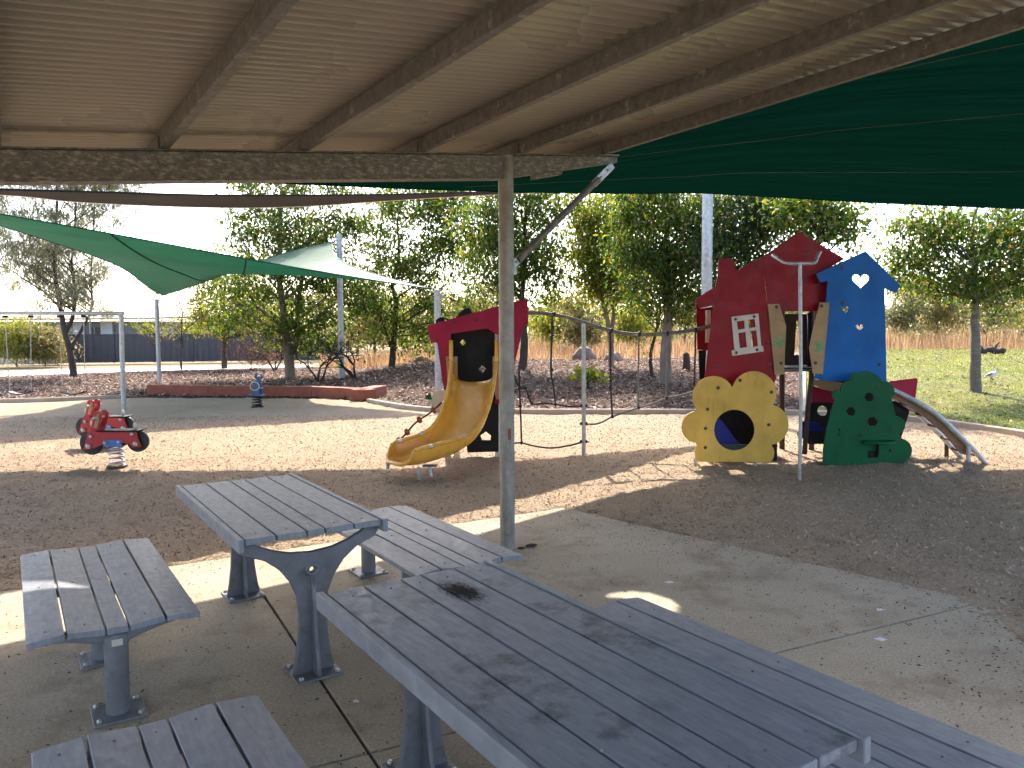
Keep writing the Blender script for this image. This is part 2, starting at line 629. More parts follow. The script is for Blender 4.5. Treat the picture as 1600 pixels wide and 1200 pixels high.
def slab_sd(x, y):
    """>0 outside the paving, measured from its two visible edges"""
    out = -99
    for a, b in zip(HULL[:-1], HULL[1:]):
        d = (b - a)
        n_ = Vector((-d.y, d.x, 0)).normalized()
        out = max(out, (x - a.x) * n_.x + (y - a.y) * n_.y)
    return out


# play sand
def sand_z(x, y):
    h = 0.014 * fbm(x * 1.3, y * 1.3) + 0.016 * fbm(x * 4, y * 6, 3) + 0.013 * fbm(x * 10, y * 14, 7, 2)
    # heaps scuffed up by children round the house, the slide and the climbing arch
    for cx, cy, r, a in ((5.05, 10.15, .45, .055), (5.75, 9.95, .38, .06), (4.5, 10.1, .5, .03), (6.3, 9.6, .6, .03), (-1.0, 9.3, .5, -.03),
                         (3.4, 9.6, .6, -.03), (-5.25, 10.12, .45, -.02)):
        q = ((x - cx) ** 2 + (y - cy) ** 2) / (r * r)
        if q < 6:
            h += a * math.exp(-q)
    sd = slab_sd(x, y)
    if sd < 1.0:
        s = sd + 0.10 * fbm(x * 2.1, y * 2.1, 11) + .05 * fbm(x * 9, y * 9, 4)
        s += .42 * math.exp(-((x - PR.x) ** 2 + (y - PR.y) ** 2) / .18) * (.6 + .8 * fbm(x * 5, y * 5, 2))
        k = sstep(-.09, .05, s)
        h = (-.07) * (1 - k) + k * (h + .004)
    return h - .004


xs = np.concatenate([np.linspace(-30, -8, 60, endpoint=False), np.linspace(-8, 9.9, 380)])
tt = np.concatenate([np.linspace(-6, 4, 20, endpoint=False), np.linspace(4, 11, 180, endpoint=False)])
rows = []
vv = []
NT = 240
for i, x in enumerate(xs):
    ye = yedge(x) + .05
    if ye > 11.5:
        col = np.concatenate([tt, np.linspace(11, ye, NT - len(tt))])
    else:
        col = np.linspace(-6, max(ye, -5.5), NT)
    for y in col:
        vv.append((x, y, sand_z(x, y)))
V_ = np.array(vv)
I = np.arange(len(xs) * NT).reshape(len(xs), NT)
F_ = np.stack([I[:-1, :-1], I[1:, :-1], I[1:, 1:], I[:-1, 1:]], -1).reshape(-1, 4)
tag(mkobj('play_sand', np_mesh('play_sand', V_, F_), M['sand'], smooth=True), kind='structure')

# paving slabs
pave = MB()
q = [PL + V * -.1, PC + (PL - PC).normalized() * .1 - V * .1, PR - U * .15, PR + (PRR - PR) * .66 - U * .2, Xc + Nn * .54, Xl + Nn * .54]
b0 = len(pave.v)
pave.v += [(p.x, p.y, -.02) for p in q]
pave.f.append(tuple(range(len(q))[::-1]))
po = tag(pave.obj('concrete_paving', M['joint']), kind='structure')
for poly in slab_polys:
    c = sum(poly, Vector()) / len(poly)
    P = []
    for i, p in enumerate(poly):      # inset by half a joint
        a, d = poly[i - 1], poly[(i + 1) % len(poly)]
        e1, e2 = (p - a).normalized(), (d - p).normalized()
        n1, n2 = Vector((-e1.y, e1.x, 0)), Vector((-e2.y, e2.x, 0))
        if n1.dot(c - p) < 0:
            n1, n2 = -n1, -n2
        P.append(isect(p + n1 * .007, e1, p + n2 * .007, e2))
    mb = MB()
    k = len(P)
    mb.v = [(p.x, p.y, -.1) for p in P] + [(p.x, p.y, 0) for p in P]
    mb.f = [tuple(range(k)), tuple(range(k, 2 * k))] + [(i, (i + 1) % k, k + (i + 1) % k, k + i) for i in range(k)]
    me = mb.mesh('concrete_slab')
    import bmesh
    bm = bmesh.new()
    bm.from_mesh(me)
    bmesh.ops.recalc_face_normals(bm, faces=bm.faces)
    bm.to_mesh(me)
    bm.free()
    mkobj('concrete_slab', me, M['concrete'], po, bevel=.006)


# loft sheets
def sheet(name, A, B, nu, nv, mat, off=.0, amp=0, fr=1.5, kind='structure'):
    A = catmull([(x, y, 0) for x, y in A], 8)
    B = catmull([(x, y, 0) for x, y in B], 8)

    def at(P, t):
        f = t * (len(P) - 1)
        i = min(int(f), len(P) - 2)
        return P[i].lerp(P[i + 1], f - i)
    vv = []
    for i in range(nu + 1):
        a, b = at(A, i / nu), at(B, i / nu)
        for j in range(nv + 1):
            p = a.lerp(b, j / nv)
            vv.append((p.x, p.y, th(p.x, p.y) + off + amp * fbm(p.x * fr, p.y * fr, 2)))
    I = np.arange((nu + 1) * (nv + 1)).reshape(nu + 1, nv + 1)
    F = np.stack([I[:-1, :-1], I[1:, :-1], I[1:, 1:], I[:-1, 1:]], -1).reshape(-1, 4)
    o = mkobj(name, np_mesh(name, np.array(vv), F), mat, smooth=True)
    if kind:
        tag(o, kind=kind)
    return o


def bed_right(y):
    """boundary between mulch bed and lawn"""
    return 6.2 + (y - 16.3) * .38


bed_front = [(x, yedge(x) + .02) for x in (-40, -30, -20, -13.6, -10.6, -8, -5, -3.6, -2, .07, 2, 3.7, 5, 6.2)]
pth = [gp(-400, 608), gp(0, 589), gp(180, 582), gp(330, 577.5), gp(490, 573.5)]
bed_back = [(p.x, p.y) for p in pth] + [(-7, 36), (-3, 35.5), (2, 35), (8, 36), (bed_right(38), 38)]
sheet('mulch_bed', bed_front, bed_back, 120, 60, M['mulch'], 0, .03, 1.1)
far = [gp(-400, 597), gp(0, 581), gp(180, 575.5), gp(330, 572), gp(490, 570)]
sheet('path', [(p.x, p.y) for p in pth], [(p.x, p.y) for p in far], 40, 3, M['path'], .012)
lawn_a = [(8.0, 15.1), (7.4, 15.7), (6.4, 16.4), (bed_right(20), 20), (bed_right(26), 26), (bed_right(33), 33), (bed_right(42), 42), (bed_right(47), 47)]
lawn_b = [(60, -10), (55, 0), (58, 10), (60, 18), (60, 26), (60, 33), (60, 42), (60, 47)]
lawn_a = [(9.75, -10), (9.6, 5), (9.2, 9.5), (8.6, 12.7)] + lawn_a
lawn_b = [(60, -25), (60, -20), (60, -15), (60, -12)] + lawn_b
sheet('lawn', lawn_a, lawn_b, 110, 90, M['lawn'], 0, .03, .8)

# kerb round the play sand, in sections
kerb_root = MB()
kp = catmull([(x, y, 0) for x, y in [(-40, 18.0), (-30, 18.6), (-20, 19.55), (-13.6, 20.2), (-11.0, 21.5)]], 6)
kp2 = catmull([(x, y, 0) for x, y in [(-3.7, 19.8), (-2, 17.5), (.07, 16.9), (3.7, 16.7), (6.3, 16.3), (7.9, 15.1), (8.6, 12.7), (9.2, 9.5), (9.6, 5)]], 6)
kroot = None


def strip(P, wd, hh, z0):
    mb = MB()
    P = [Vector(p) for p in P]
    rows = []
    for i, p in enumerate(P):
        t = (P[min(i + 1, len(P) - 1)] - P[max(i - 1, 0)]).normalized()
        s = Vector((-t.y, t.x, 0))
        z = th(p.x, p.y) + z0
        b = len(mb.v)
        for o, h in ((-wd / 2, -.15), (-wd / 2, hh - .012), (-wd / 2 + .012, hh), (wd / 2 - .012, hh), (wd / 2, hh - .012), (wd / 2, -.15)):
            q = p + s * o
            mb.v.append((q.x, q.y, z + h))
        rows.append(b)
    for a, b in zip(rows[:-1], rows[1:]):
        for k in range(5):
            mb.f.append((a + k, b + k, b + k + 1, a + k + 1))
    for r_, rev in ((rows[0], False), (rows[-1], True)):
        mb.f.append(tuple(r_ + k for k in (range(6) if rev else range(5, -1, -1))))
    return mb


kroot = tag(bpy.data.objects.new('kerb', None), kind='structure')
COL.objects.link(kroot)
for P in (kp, kp2):
    for i in range(0, len(P) - 1, 3):
        seg = [p.copy() for p in P[i:i + 4]]
        if len(seg) < 2:
            continue
        seg[-1] = seg[-1] + (seg[-2] - seg[-1]).normalized() * .012
        strip(seg, .14, .10, 0).obj('kerb_section', M['kerb'], kroot)
lp = [Vector((bed_right(y), y, 0)) for y in (16.5, 18, 20, 22, 24, 27, 30, 34, 38)]
l0 = tag(strip(lp, .13, .05, 0).obj('lawn_kerb', M['kerb']), kind='structure')


# ------------------------------------------------------------------ scatter meshes
def leaf_quads(P, L, W, tilt, seed, droop=0.0, fold=.15, dirs=None):
    """n rhombic leaves: P (n,3), L,W arrays; tilt = how far they leave the horizontal (0 flat .. 1 any)"""
    g = np.random.default_rng(seed)
    n = len(P)
    az = g.uniform(0, 2 * np.pi, n)
    if dirs is None:
        el = g.normal(0, 1, n) * tilt - droop
        d = np.stack([np.cos(az) * np.cos(el), np.sin(az) * np.cos(el), np.sin(el)], 1)
    else:
        d = dirs / np.linalg.norm(dirs, axis=1, keepdims=True)
    r = g.normal(size=(n, 3)) * tilt + np.array([0, 0, 1.0]) * (1 if dirs is None else .3)
    s = np.cross(d, r)
    s /= np.linalg.norm(s, axis=1, keepdims=True) + 1e-9
    nn = np.cross(s, d)
    L = np.broadcast_to(np.asarray(L, float), (n,))[:, None]
    W = np.broadcast_to(np.asarray(W, float), (n,))[:, None]
    V0 = P
    V1 = P + d * L * .45 + s * W * .5 + nn * W * fold
    V2 = P + d * L
    V3 = P + d * L * .45 - s * W * .5 + nn * W * fold
    V = np.stack([V0, V1, V2, V3], 1).reshape(-1, 3)
    b = np.arange(n)[:, None] * 4
    F = np.concatenate([b + np.array([[0, 1, 2]]), b + np.array([[0, 2, 3]])], 1).reshape(-1, 3)
    return V, F


def blades(P, H, W, lean, seed):
    g = np.random.default_rng(seed)
    n = len(P)
    az = g.uniform(0, 2 * np.pi, n)
    l = np.abs(g.normal(0, lean, n)) * H
    a2 = g.uniform(0, 2 * np.pi, n)
    s = np.stack([np.cos(az), np.sin(az), np.zeros(n)], 1) * (W / 2)[:, None]
    mid = P + np.stack([np.cos(a2) * l * .35, np.sin(a2) * l * .35, H * .6], 1)
    tip = P + np.stack([np.cos(a2) * l, np.sin(a2) * l, H * .98 - l * .2], 1)
    V = np.stack([P - s, P + s, mid + s * .7, mid - s * .7, tip], 1).reshape(-1, 3)
    b = np.arange(n)[:, None] * 5
    F = np.concatenate([b + np.array([[0, 1, 2]]), b + np.array([[0, 2, 3]]), b + np.array([[3, 2, 4]])], 1).reshape(-1, 3)
    return V, F


def ground_pts(n, x0, x1, y0, y1, test, power=1.0, off=.0, seed=1, zf=th):
    g = np.random.default_rng(seed)
    out = []
    while len(out) < n:
        x = g.uniform(x0, x1)
        y = y0 + (y1 - y0) * g.uniform() ** power
        if test(x, y):
            out.append((x, y, zf(x, y) + off))
    return np.array(out)


def back_edge(x):
    bb = sorted(bed_back)
    for (a, b), (c, d) in zip(bb[:-1], bb[1:]):
        if a <= x <= c:
            return b + (d - b) * (x - a) / (c - a)
    return 30


def in_bed(x, y):
    return y > yedge(x) + .12 and y < back_edge(x) and x < bed_right(y) - .15 and abs(x) < y * .72 + 1


P = ground_pts(52000, -24, 14, 16.6, 38, in_bed, 1.25, .012, 11)
g_ = np.random.default_rng(3)
L = g_.uniform(.06, .17, len(P))
Vq, Fq = leaf_quads(P, L, L * g_.uniform(.3, .5, len(P)), .28, 5, fold=.3)
tag(mkobj('leaf_litter', np_mesh('leaf_litter', Vq, Fq), M['litter']), 'brown and pale fallen leaves covering the mulch bed under the trees', 'leaf litter', kind='stuff')


def in_sand(x, y):
    return y < yedge(x) - .1 and slab_sd(x, y) > .02 and abs(x) < y * .72 + .6


P = ground_pts(105000, -12, 9.6, 4.6, 16.5, in_sand, 1.3, .004, 12, sand_z)
L = g_.uniform(.014, .046, len(P))
Vq, Fq = leaf_quads(P, L, L * .36, .5, 6, fold=.25)
tag(mkobj('softfall_chips', np_mesh('softfall_chips', Vq, Fq), M['chips']), 'fine sandy wood chips loose over the play area', 'wood chips', kind='stuff')


def on_slab(x, y):
    s = slab_sd(x, y)
    return s < -.02 and rng.uniform() < .10 + .9 * math.exp(s / .35) and abs(x) < y * .72 + .5


P = ground_pts(4800, -4, 5, 2.4, 7.6, on_slab, 1, .003, 13, lambda x, y: 0)
L = g_.uniform(.006, .028, len(P))
Vq, Fq = leaf_quads(P, L, L * .4, .25, 8)
tag(mkobj('leaf_specks', np_mesh('leaf_specks', Vq, Fq), M['specks']), 'dark leaf crumbs and chips scattered on the concrete slab', 'leaf crumbs', kind='stuff')


def in_lawn(x, y):
    return x > bed_right(y) + .1 and y > yedge(x) + .1 and x > 0 and x < y * .74 + 1.5


P = ground_pts(60000, 6.3, 36, 12.5, 46, in_lawn, 1.3, -.005, 14)
H_ = g_.uniform(.02, .06, len(P))
Vq, Fq = blades(P, H_, g_.uniform(.012, .022, len(P)), .6, 9)
tag(mkobj('lawn_grass', np_mesh('lawn_grass', Vq, Fq), M['lawnblade']), 'short patchy lawn grass right of the playhouse', 'grass', kind='stuff')


P = ground_pts(3500, 6.3, 30, 12.5, 44, in_lawn, 1.2, .03, 24)
L = g_.uniform(.07, .15, len(P))
Vq, Fq = leaf_quads(P, L, L * .4, .3, 25, fold=.3)
tag(mkobj('lawn_leaves', np_mesh('lawn_leaves', Vq, Fq), M['litter']), 'pale fallen leaves scattered over the lawn', 'leaf litter', kind='stuff')


def in_dry(x, y):
    if x > bed_right(y) - 1:
        return y > 45
    return y > back_edge(x) - .6 and x > -10.5


def wide(x, y):
    return in_dry(x, y) and abs(x) < y * .75 + 2


P = ground_pts(26000, -11, 42, 33, 60, wide, 1.5, -.02, 15)
H_ = np.where(P[:, 0] > 16, 1.7, 1.0) * g_.uniform(.35, 1.1, len(P)) * np.array([.75 + .6 * fbm(p[0] * .35, p[1] * .35, 5) for p in P]).clip(.3, 1.4)
Vq, Fq = blades(P, H_, g_.uniform(.012, .03, len(P)), .3, 10)
tag(mkobj('dry_grass', np_mesh('dry_grass', Vq, Fq), M['drygrass']), 'tall orange brown dry grass behind the trees', 'dry grass', kind='stuff')

# ================================================================== SHELTER
PB = gp(793, 858)
SL = 0.112
ZT = dp(793, 244, PB.y).z          # beam top at the post


def SP(t, s, dz=0.0):
    return Vector((PB.x, PB.y, 0)) + U * t + V * s + Vector((0, 0, ZT + SL * t + dz))


BH = .17
sh = thing('picnic_shelter', 'open picnic shelter with corrugated cream roof, steel purlins and one round post', 'shelter', (PB.x, PB.y, 0))
T0 = Vector((PB.x, PB.y, 0))


def loc(p):
    return Vector(p) - T0


# beam: channel section, tapered towards its right end
mb = MB()
mb.quadbox([loc(SP(t, s, z)) for t, s, z in ((-7, -.035, -BH), (-.05, -.035, -BH), (-.05, .035, -BH), (-7, .035, -BH),
                                           (-7, -.035, 0), (-.05, -.035, 0), (-.05, .035, 0), (-7, .035, 0))])
mb.quadbox([loc(SP(t, s, z)) for t, s, z in ((-7, -.06, -BH - .012), (-.05, -.06, -BH - .012), (-.05, .06, -BH - .012), (-7, .06, -BH - .012),
                                           (-7, -.06, -BH - .002), (-.05, -.06, -BH - .002), (-.05, .06, -BH - .002), (-7, .06, -BH - .002))])
mb.quadbox([loc(SP(t, s, z)) for t, s, z in ((-7, -.06, .002), (-.05, -.06, .002), (-.05, .06, .002), (-7, .06, .002),
                                           (-7, -.06, .012), (-.05, -.06, .012), (-.05, .06, .012), (-7, .06, .012))])
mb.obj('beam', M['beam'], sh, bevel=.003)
mb = MB()
mb.quadbox([loc(SP(t, s, z)) for t, s, z in ((.05, -.034, -BH), (1.13, -.034, -.05), (1.13, .034, -.05), (.05, .034, -BH),
                                           (.05, -.034, 0), (1.13, -.034, 0), (1.13, .034, 0), (.05, .034, 0))])
mb.quadbox([loc(SP(t, s, z)) for t, s, z in ((.05, -.06, .002), (1.13, -.06, .002), (1.13, .06, .002), (.05, .06, .002),
                                           (.05, -.06, .012), (1.13, -.06, .012), (1.13, .06, .012), (.05, .06, .012))])
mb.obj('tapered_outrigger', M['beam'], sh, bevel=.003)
mb = MB().quadbox([loc(SP(t, s, z)) for t, s, z in ((.27, -.05, -BH - .012), (.52, -.05, -.15), (.52, .05, -.15), (.27, .05, -BH - .012),
                                                  (.27, -.05, -.147), (.52, -.05, -.125), (.52, .05, -.125), (.27, .05, -.147))])
mb.obj('gusset_plate', M['beam'], sh)
ptop = ZT + .0
mb = MB().tube([(0, 0, -.1), (0, 0, .5), (0, 0, 1.5), (0, 0, 2.4), (0, 0, ptop)], .0605, 28)
mb.obj('post', plain('weathered galvanised post', (.30, .285, .255), .5, .25, 10, .2, 70, .3, dirt=(.18, .155, .13), dirt_scale=3, streak=(2, 2, .3)), sh, smooth='auto')
mb = MB()
mb.box((.02, -.062, .95), (.025, .006, .09))
mb.obj('rust_mark', M['rust'], sh)
# brace from post to beam end
z1 = dp(812, 412, PB.y).z
pa = loc(Vector((PB.x, PB.y, z1)) + U * .075)
pb_ = loc(SP(1.06, 0, -.10))
dirb = (pb_ - pa).normalized()
MB().tube([pa + dirb * .05, pb_ - dirb * .15], .028, 14).obj('brace_tube', M['galv_dull'], sh, smooth='auto')
MB().bar(pb_ - dirb * .22, pb_ + dirb * .06, .012, .062, up=(0, 0, 1)).obj('brace_end_plate', M['steel_new'], sh, bevel=.002)
MB().bar(pa - dirb * .03, pa + dirb * .1, .012, .06).obj('brace_end_plate', M['galv'], sh, bevel=.002)
MB().box(pa + Vector((-.01, 0, -.02)), (.07, .016, .13), rz=math.atan2(U.y, U.x)).obj('cleat', M['galv'], sh, bevel=.002)
bolt_me = MB().lathe([(.5, 0), (.5, .35), (.42, .5), (.2, .62)], 8).mesh('bolt')
bolt_me.materials.append(M['bolt'])


def bolt(p, size, parent, direction=(0, 0, 1), mat=None, me=bolt_me):
    o = bpy.data.objects.new('bolt', me)
    COL.objects.link(o)
    o.parent = parent
    o.location = p
    o.scale = (size, size, size)
    o.rotation_euler = Vector(direction).to_track_quat('Z', 'Y').to_euler()
    return o


SIDE = -V
slat_bolt = bolt_me.copy()
slat_bolt.materials[0] = M['cast']
for q in (pb_ - dirb * .12, pb_ - dirb * .02, pa + dirb * .03):
    bolt(q + SIDE * .006, .022, sh, SIDE)
# purlins
PH = .10
ROOF0, ROOF1 = -6.4, 1.5
for t in (-5.1, -4.23, -3.36, -2.5, -1.63, -.76, .12, .98):
    mb = MB()
    z0 = .014
    for (s0, s1) in ((ROOF0 + .1, .35), (.36, 1.0)):
        # C section: web, lower and upper lip
        mb.quadbox([loc(SP(t + a, s, z0 + h)) for a, s, h in ((-.025, s0, 0), (-.019, s0, 0), (-.019, s1, 0), (-.025, s1, 0),
                                                             (-.025, s0, PH), (-.019, s0, PH), (-.019, s1, PH), (-.025, s1, PH))])
        for h0, h1 in ((0, .005), (PH - .005, PH)):
            mb.quadbox([loc(SP(t + a, s, z0 + h)) for a, s, h in ((-.0185, s0, h0), (.03, s0, h0), (.03, s1, h0), (-.0185, s1, h0),
                                                                 (-.0185, s0, h1), (.03, s0, h1), (.03, s1, h1), (-.0185, s1, h1))])
        mb.quadbox([loc(SP(t + a, s, z0 + h)) for a, s, h in ((.0255, s0, .0055), (.03, s0, .0055), (.03, s1, .0055), (.0255, s1, .0055),
                                                             (.0255, s0, .02), (.03, s0, .02), (.03, s1, .02), (.0255, s1, .02))])
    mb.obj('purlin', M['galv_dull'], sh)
    MB().quadbox([loc(SP(t + a, s, h)) for a, s, h in ((-.034, -.04, .013), (-.0255, -.04, .013), (-.0255, .05, .013), (-.034, .05, .013),
                                                     (-.034, -.04, .09), (-.0255, -.04, .09), (-.0255, .05, .09), (-.034, .05, .09))]).obj('purlin_cleat', M['galv_dull'], sh)
# corrugated sheets, ridges running along U
PIT = .076
ns = 0
s0 = ROOF0
TL, TR = -7.2, 1.07
while s0 < ROOF1 - .01:
    s1 = min(s0 + 10 * PIT, ROOF1)
    n = max(6, int(round((s1 - s0 + .03) / PIT * 10)))
    mb = MB()
    for i in range(n + 1):
        s = s0 + (s1 - s0 + .03) * i / n
        z = .014 + PH + .012 +   .0125 * math.cos(2 * math.pi * (s - ROOF0) / PIT) * (1.15 - .15 * math.cos(4 * math.pi * (s - ROOF0) / PIT)) + (.003 if ns % 2 else 0)
        for t in (TL, TR):
            mb.v.append(tuple(loc(SP(t, s, z))))
    for i in range(n):
        a = 2 * i
        mb.f.append((a, a + 2, a + 3, a + 1))
    o = mb.obj('roof_sheet', M['roof'], sh, smooth=True)
    sm = o.modifiers.new('thickness', 'SOLIDIFY')
    sm.thickness = .0012
    s0 = s1
    ns += 1

# ================================================================== SHADE SAILS AND POLES


def resample(P, n, k=8):
    C = catmull(P, k)
    d = [0]
    for a, b in zip(C[:-1], C[1:]):
        d.append(d[-1] + (b - a).length)
    out = []
    j = 0
    for i in range(n + 1):
        L = d[-1] * i / n
        while j < len(d) - 2 and d[j + 1] < L:
            j += 1
        u = (L - d[j]) / max(d[j + 1] - d[j], 1e-9)
        out.append(C[j].lerp(C[j + 1], u))
    return out


def loft(name, A, B, nu, nv, mat, parent, sag=0, cut=None, smooth=True):
    A, B = resample(A, nu), resample(B, nu)
    vv = []
    for i in range(nu + 1):
        for j in range(nv + 1):
            t = j / nv
            p = A[i].lerp(B[i], t)
            p.z -= sag * 4 * t * (1 - t) * math.sin(math.pi * min(max(i / nu, .02), .98))
            p.z += .05 * t * (1 - t) * fbm(i / nu * 5, t * 26, 3.3, 3)
            vv.append(p)
    ff = []
    for i in range(nu):
        for j in range(nv):
            a = i * (nv + 1) + j
            f = (a, a + nv + 1, a + nv + 2, a + 1)
            if cut:
                c = (vv[f[0]] + vv[f[2]]) / 2
                if cut(c):
                    continue
            ff.append(f)
    me = bpy.data.meshes.new(name)
    me.from_pydata([tuple(v) for v in vv], [], ff)
    o = mkobj(name, me, mat, parent, smooth=smooth)
    return o, vv, A, B


def in_poly(x, y, poly):
    c = False
    n = len(poly)
    for i in range(n):
        x1, y1 = poly[i]
        x2, y2 = poly[i - 1]
        if (y1 > y) != (y2 > y) and x < (x2 - x1) * (y - y1) / (y2 - y1) + x1:
            c = not c
    return c


def shadow_pt(p, z=0):
    return p - SUN * ((p.z - z) / SUN.z)


# near sail
n_root = thing('shade_sail', 'large dark green shade sail hanging over the right side beyond the shelter roof', 'shade sail', (3, 9, 3.8), group='shade sails')
NO = Vector((3, 9, 3.8))
far_e = [(-6.2, 5.0, 2.78), (-4.8, 6.15, 2.97), (-4.35, 6.62, 3.06), (-3.62, 7.35, 3.2), (-2.71, 8.26, 3.37), (-1.28, 9.72, 3.57), (0, 11.5, 3.85), (1.15, 13.0, 4.1), (2.4, 14.1, 4.28),
         (3.5, 14.09, 4.28), (6.24, 13.8, 4.06), (8.96, 13.6, 3.9), (11.5, 13.3, 3.75)]
near_e = [(-6.6, 3.5, 2.9), (-5.3, 4.4, 3.0), (-4.5, 4.9, 3.06), (-3.8, 5.35, 3.14), (-3.25, 5.72, 3.2), (-2.85, 5.97, 3.24), (-2.4, 6.22, 3.3), (-1.9, 6.55, 3.36), (-1.05, 7.1, 3.46), (-.35, 7.5, 3.58), (.1, 7.6, 3.68), (.9, 7.2, 3.82),
          (2.2, 6.3, 4.0), (3.4, 5.4, 4.12), (5.2, 4.2, 4.3), (8, 2.2, 4.5), (11.5, .5, 4.7)]
lens = [(p.x, p.y) for p in (gp(942, 932), gp(965, 926), gp(990, 924), gp(1015, 927), gp(1040, 934), gp(1058, 944), gp(1060, 953), gp(1048, 957), gp(1030, 949), gp(1005, 940), gp(975, 934))]  # sun patch wanted on the slab, outlines an invented hole in the canopy


slash = [(p.x, p.y) for p in (gp(14, 906, .45), gp(60, 906, .45), gp(145, 914, .45), (gp(95, 918, .45)), gp(14, 923, .45))]  # sun streak wanted on the bench seat, outlines a second invented hole


def cutf(c):  # made-up canopy holes, shaped only to let those sun patches through
    s = shadow_pt(c)
    b = shadow_pt(c, .45)
    return in_poly(s.x, s.y, lens) or in_poly(b.x, b.y, slash)


def off(P, o):
    return [Vector(p) - o for p in P]


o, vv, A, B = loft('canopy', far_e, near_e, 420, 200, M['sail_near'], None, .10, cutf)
for v in o.data.vertices:
    v.co -= NO
o.parent = n_root
for k, w_ in ((.22, .02), (.5, .016), (.78, .02)):
    P = []
    nv = 200
    for i in range(150, 421, 6):
        p = vv[i * (nv + 1) + int(nv * k)] - NO - Vector((0, 0, .006))
        P.append(p)
    mb = MB()
    for i, p in enumerate(P):
        t = (P[min(i + 1, len(P) - 1)] - P[max(i - 1, 0)]).normalized()
        s = t.cross(Vector((0, 0, 1))).normalized() * w_
        mb.v += [tuple(p - s), tuple(p + s)]
        if i:
            a = 2 * i
            mb.f.append((a - 2, a, a + 1, a - 1))
    mb.obj('seam', M['seam'], n_root)
MB().tube([p - NO for p in A[::6]], .012, 6).obj('edge_cable', M['sail_near'], n_root)

# middle sail, seen edge-on
m_root = thing('shade_sail', 'thin taupe shade sail seen edge-on, stretched just below the shelter beam', 'shade sail', (-2, 12, 4), group='shade sails')
MO = Vector((-2, 12, 4))
far_e = [(-13, 13.9, 4.42), (-9.57, 14.56, 4.39), (-7.99, 14.39, 4.22), (-5.57, 14.24, 4.09), (-3.93, 14.26, 4.1), (-2.3, 14.39, 4.22), (-1.22, 14.82, 4.36), (.44, 15.86, 4.62), (1.36, 16.55, 4.78), (2.5, 17.24, 4.93), (3.2, 17.7, 5.05)]
near_e = [(-7.2, 6.1, 2.95), (-5.6, 7.1, 3.11), (-4.47, 8.05, 3.24), (-3.5, 8.96, 3.36), (-2.69, 9.77, 3.5), (-1.71, 10.75, 3.68), (-.94, 11.42, 3.82), (.37, 13.37, 4.2), (1.98, 16.11, 4.74), (3.2, 17.65, 5.06)]
o, vv, A, B = loft('canopy', far_e, near_e, 120, 30, M['sail_mid'], None, .0)
for v in o.data.vertices:
    v.co -= MO
o.parent = m_root
MB().tube([p - MO for p in A[::4]], .014, 6).obj('edge_cable', M['steel_new'], m_root)
MB().tube([p - MO for p in B[::4]], .012, 6).obj('edge_cable', M['sail_mid'], m_root)

# far green sail: hypar with two high and two low corners
def pole(px, ytop, Pb, dia, label, dz=0):
    top = dp(px, ytop, Pb.y).z
    b = thing('steel_pole', label, 'pole', (Pb.x, Pb.y, Pb.z), group='shade sail poles')
    h = top - Pb.z
    MB().tube([(0, 0, -.2), (0, 0, h * .3), (0, 0, h * .7), (0, 0, h)], dia / 2, 20).obj('shaft', M['galv'], b, smooth='auto')
    MB().lathe([(dia / 2 + .003, 0), (dia / 2 + .003, .012), (dia * .2, .02)], 20, (0, 0, h)).obj('cap', M['galv'], b)
    r = MB().tube([(math.cos(a) * .05 + dia / 2 + .04, 0, h - .16 + math.sin(a) * .05) for a in np.linspace(0, 2 * math.pi, 13)[:-1]], .009, 6, closed=True)
    r.obj('eye_bolt', M['steel_new'], b)
    return Vector((Pb.x, Pb.y, top))


p1 = pole(249, 468, gp(249, 598), .15, 'short galvanised pole carrying the low left corner of the green sail')
p2 = pole(533, 367, gp(534, 596), .22, 'tall galvanised pole rising through the middle of the far green sail')
Pb3 = gp(685, 629)
p3 = pole(685, 453, Pb3, .17, 'galvanised pole behind the slide tower at the right end of the green sail')
Pb4 = Vector((4.62, 18.3, th(4.62, 18.3)))
p4 = pole(1103, 285, Pb4, .25, 'thick galvanised pole standing behind the red playhouse')
f_root = thing('shade_sail', 'green four cornered shade sail with twisted saddle shape over the far play area', 'shade sail', (-7, 20, 3.5), group='shade sails')
FO = Vector((-7, 20, 3.5))
A_ = Vector((-10.75, 15.3, 4.32)) + Vector((-.6, -.2, .05))
B_ = dp(253, 462, p1.y - .15)
C_ = dp(517, 378, p2.y - .5)
D_ = dp(681, 452.5, p3.y)


def edge(P, Q, bow, zb=0):
    """slightly concave cable edge"""
    cen = (A_ + B_ + C_ + D_) / 4
    out = []
    for i in range(9):
        t = i / 8
        p = P.lerp(Q, t)
        inn = (cen - p)
        inn.z = 0
        p = p + inn.normalized() * bow * 4 * t * (1 - t)
        out.append(p)
    return out


eAD, eBC, eAB, eDC = edge(A_, D_, .45), edge(B_, C_, .9), edge(A_, B_, .85), edge(D_, C_, 1.0)
nu, nv = 60, 50
rAD, rBC, rAB, rDC = resample(eAD, nu), resample(eBC, nu), resample(eAB, nv), resample(eDC, nv)
vv = []
for i in range(nu + 1):
    u = i / nu
    for j in range(nv + 1):
        v = j / nv
        p = rAD[i] * (1 - v) + rBC[i] * v + rAB[j] * (1 - u) + rDC[j] * u - (A_ * (1 - u) * (1 - v) + D_ * u * (1 - v) + B_ * (1 - u) * v + C_ * u * v)
        p.z -= .40 * 16 * u * (1 - u) * v * (1 - v) * (1 - .35 * v)
        vv.append(tuple(p - FO))
ff = []
for i in range(nu):
    for j in range(nv):
        a = i * (nv + 1) + j
        ff.append((a, a + nv + 1, a + nv + 2, a + 1))
me = bpy.data.meshes.new('canopy')
me.from_pydata(vv, [], ff)
mkobj('canopy', me, M['sail_far'], f_root, smooth=True)
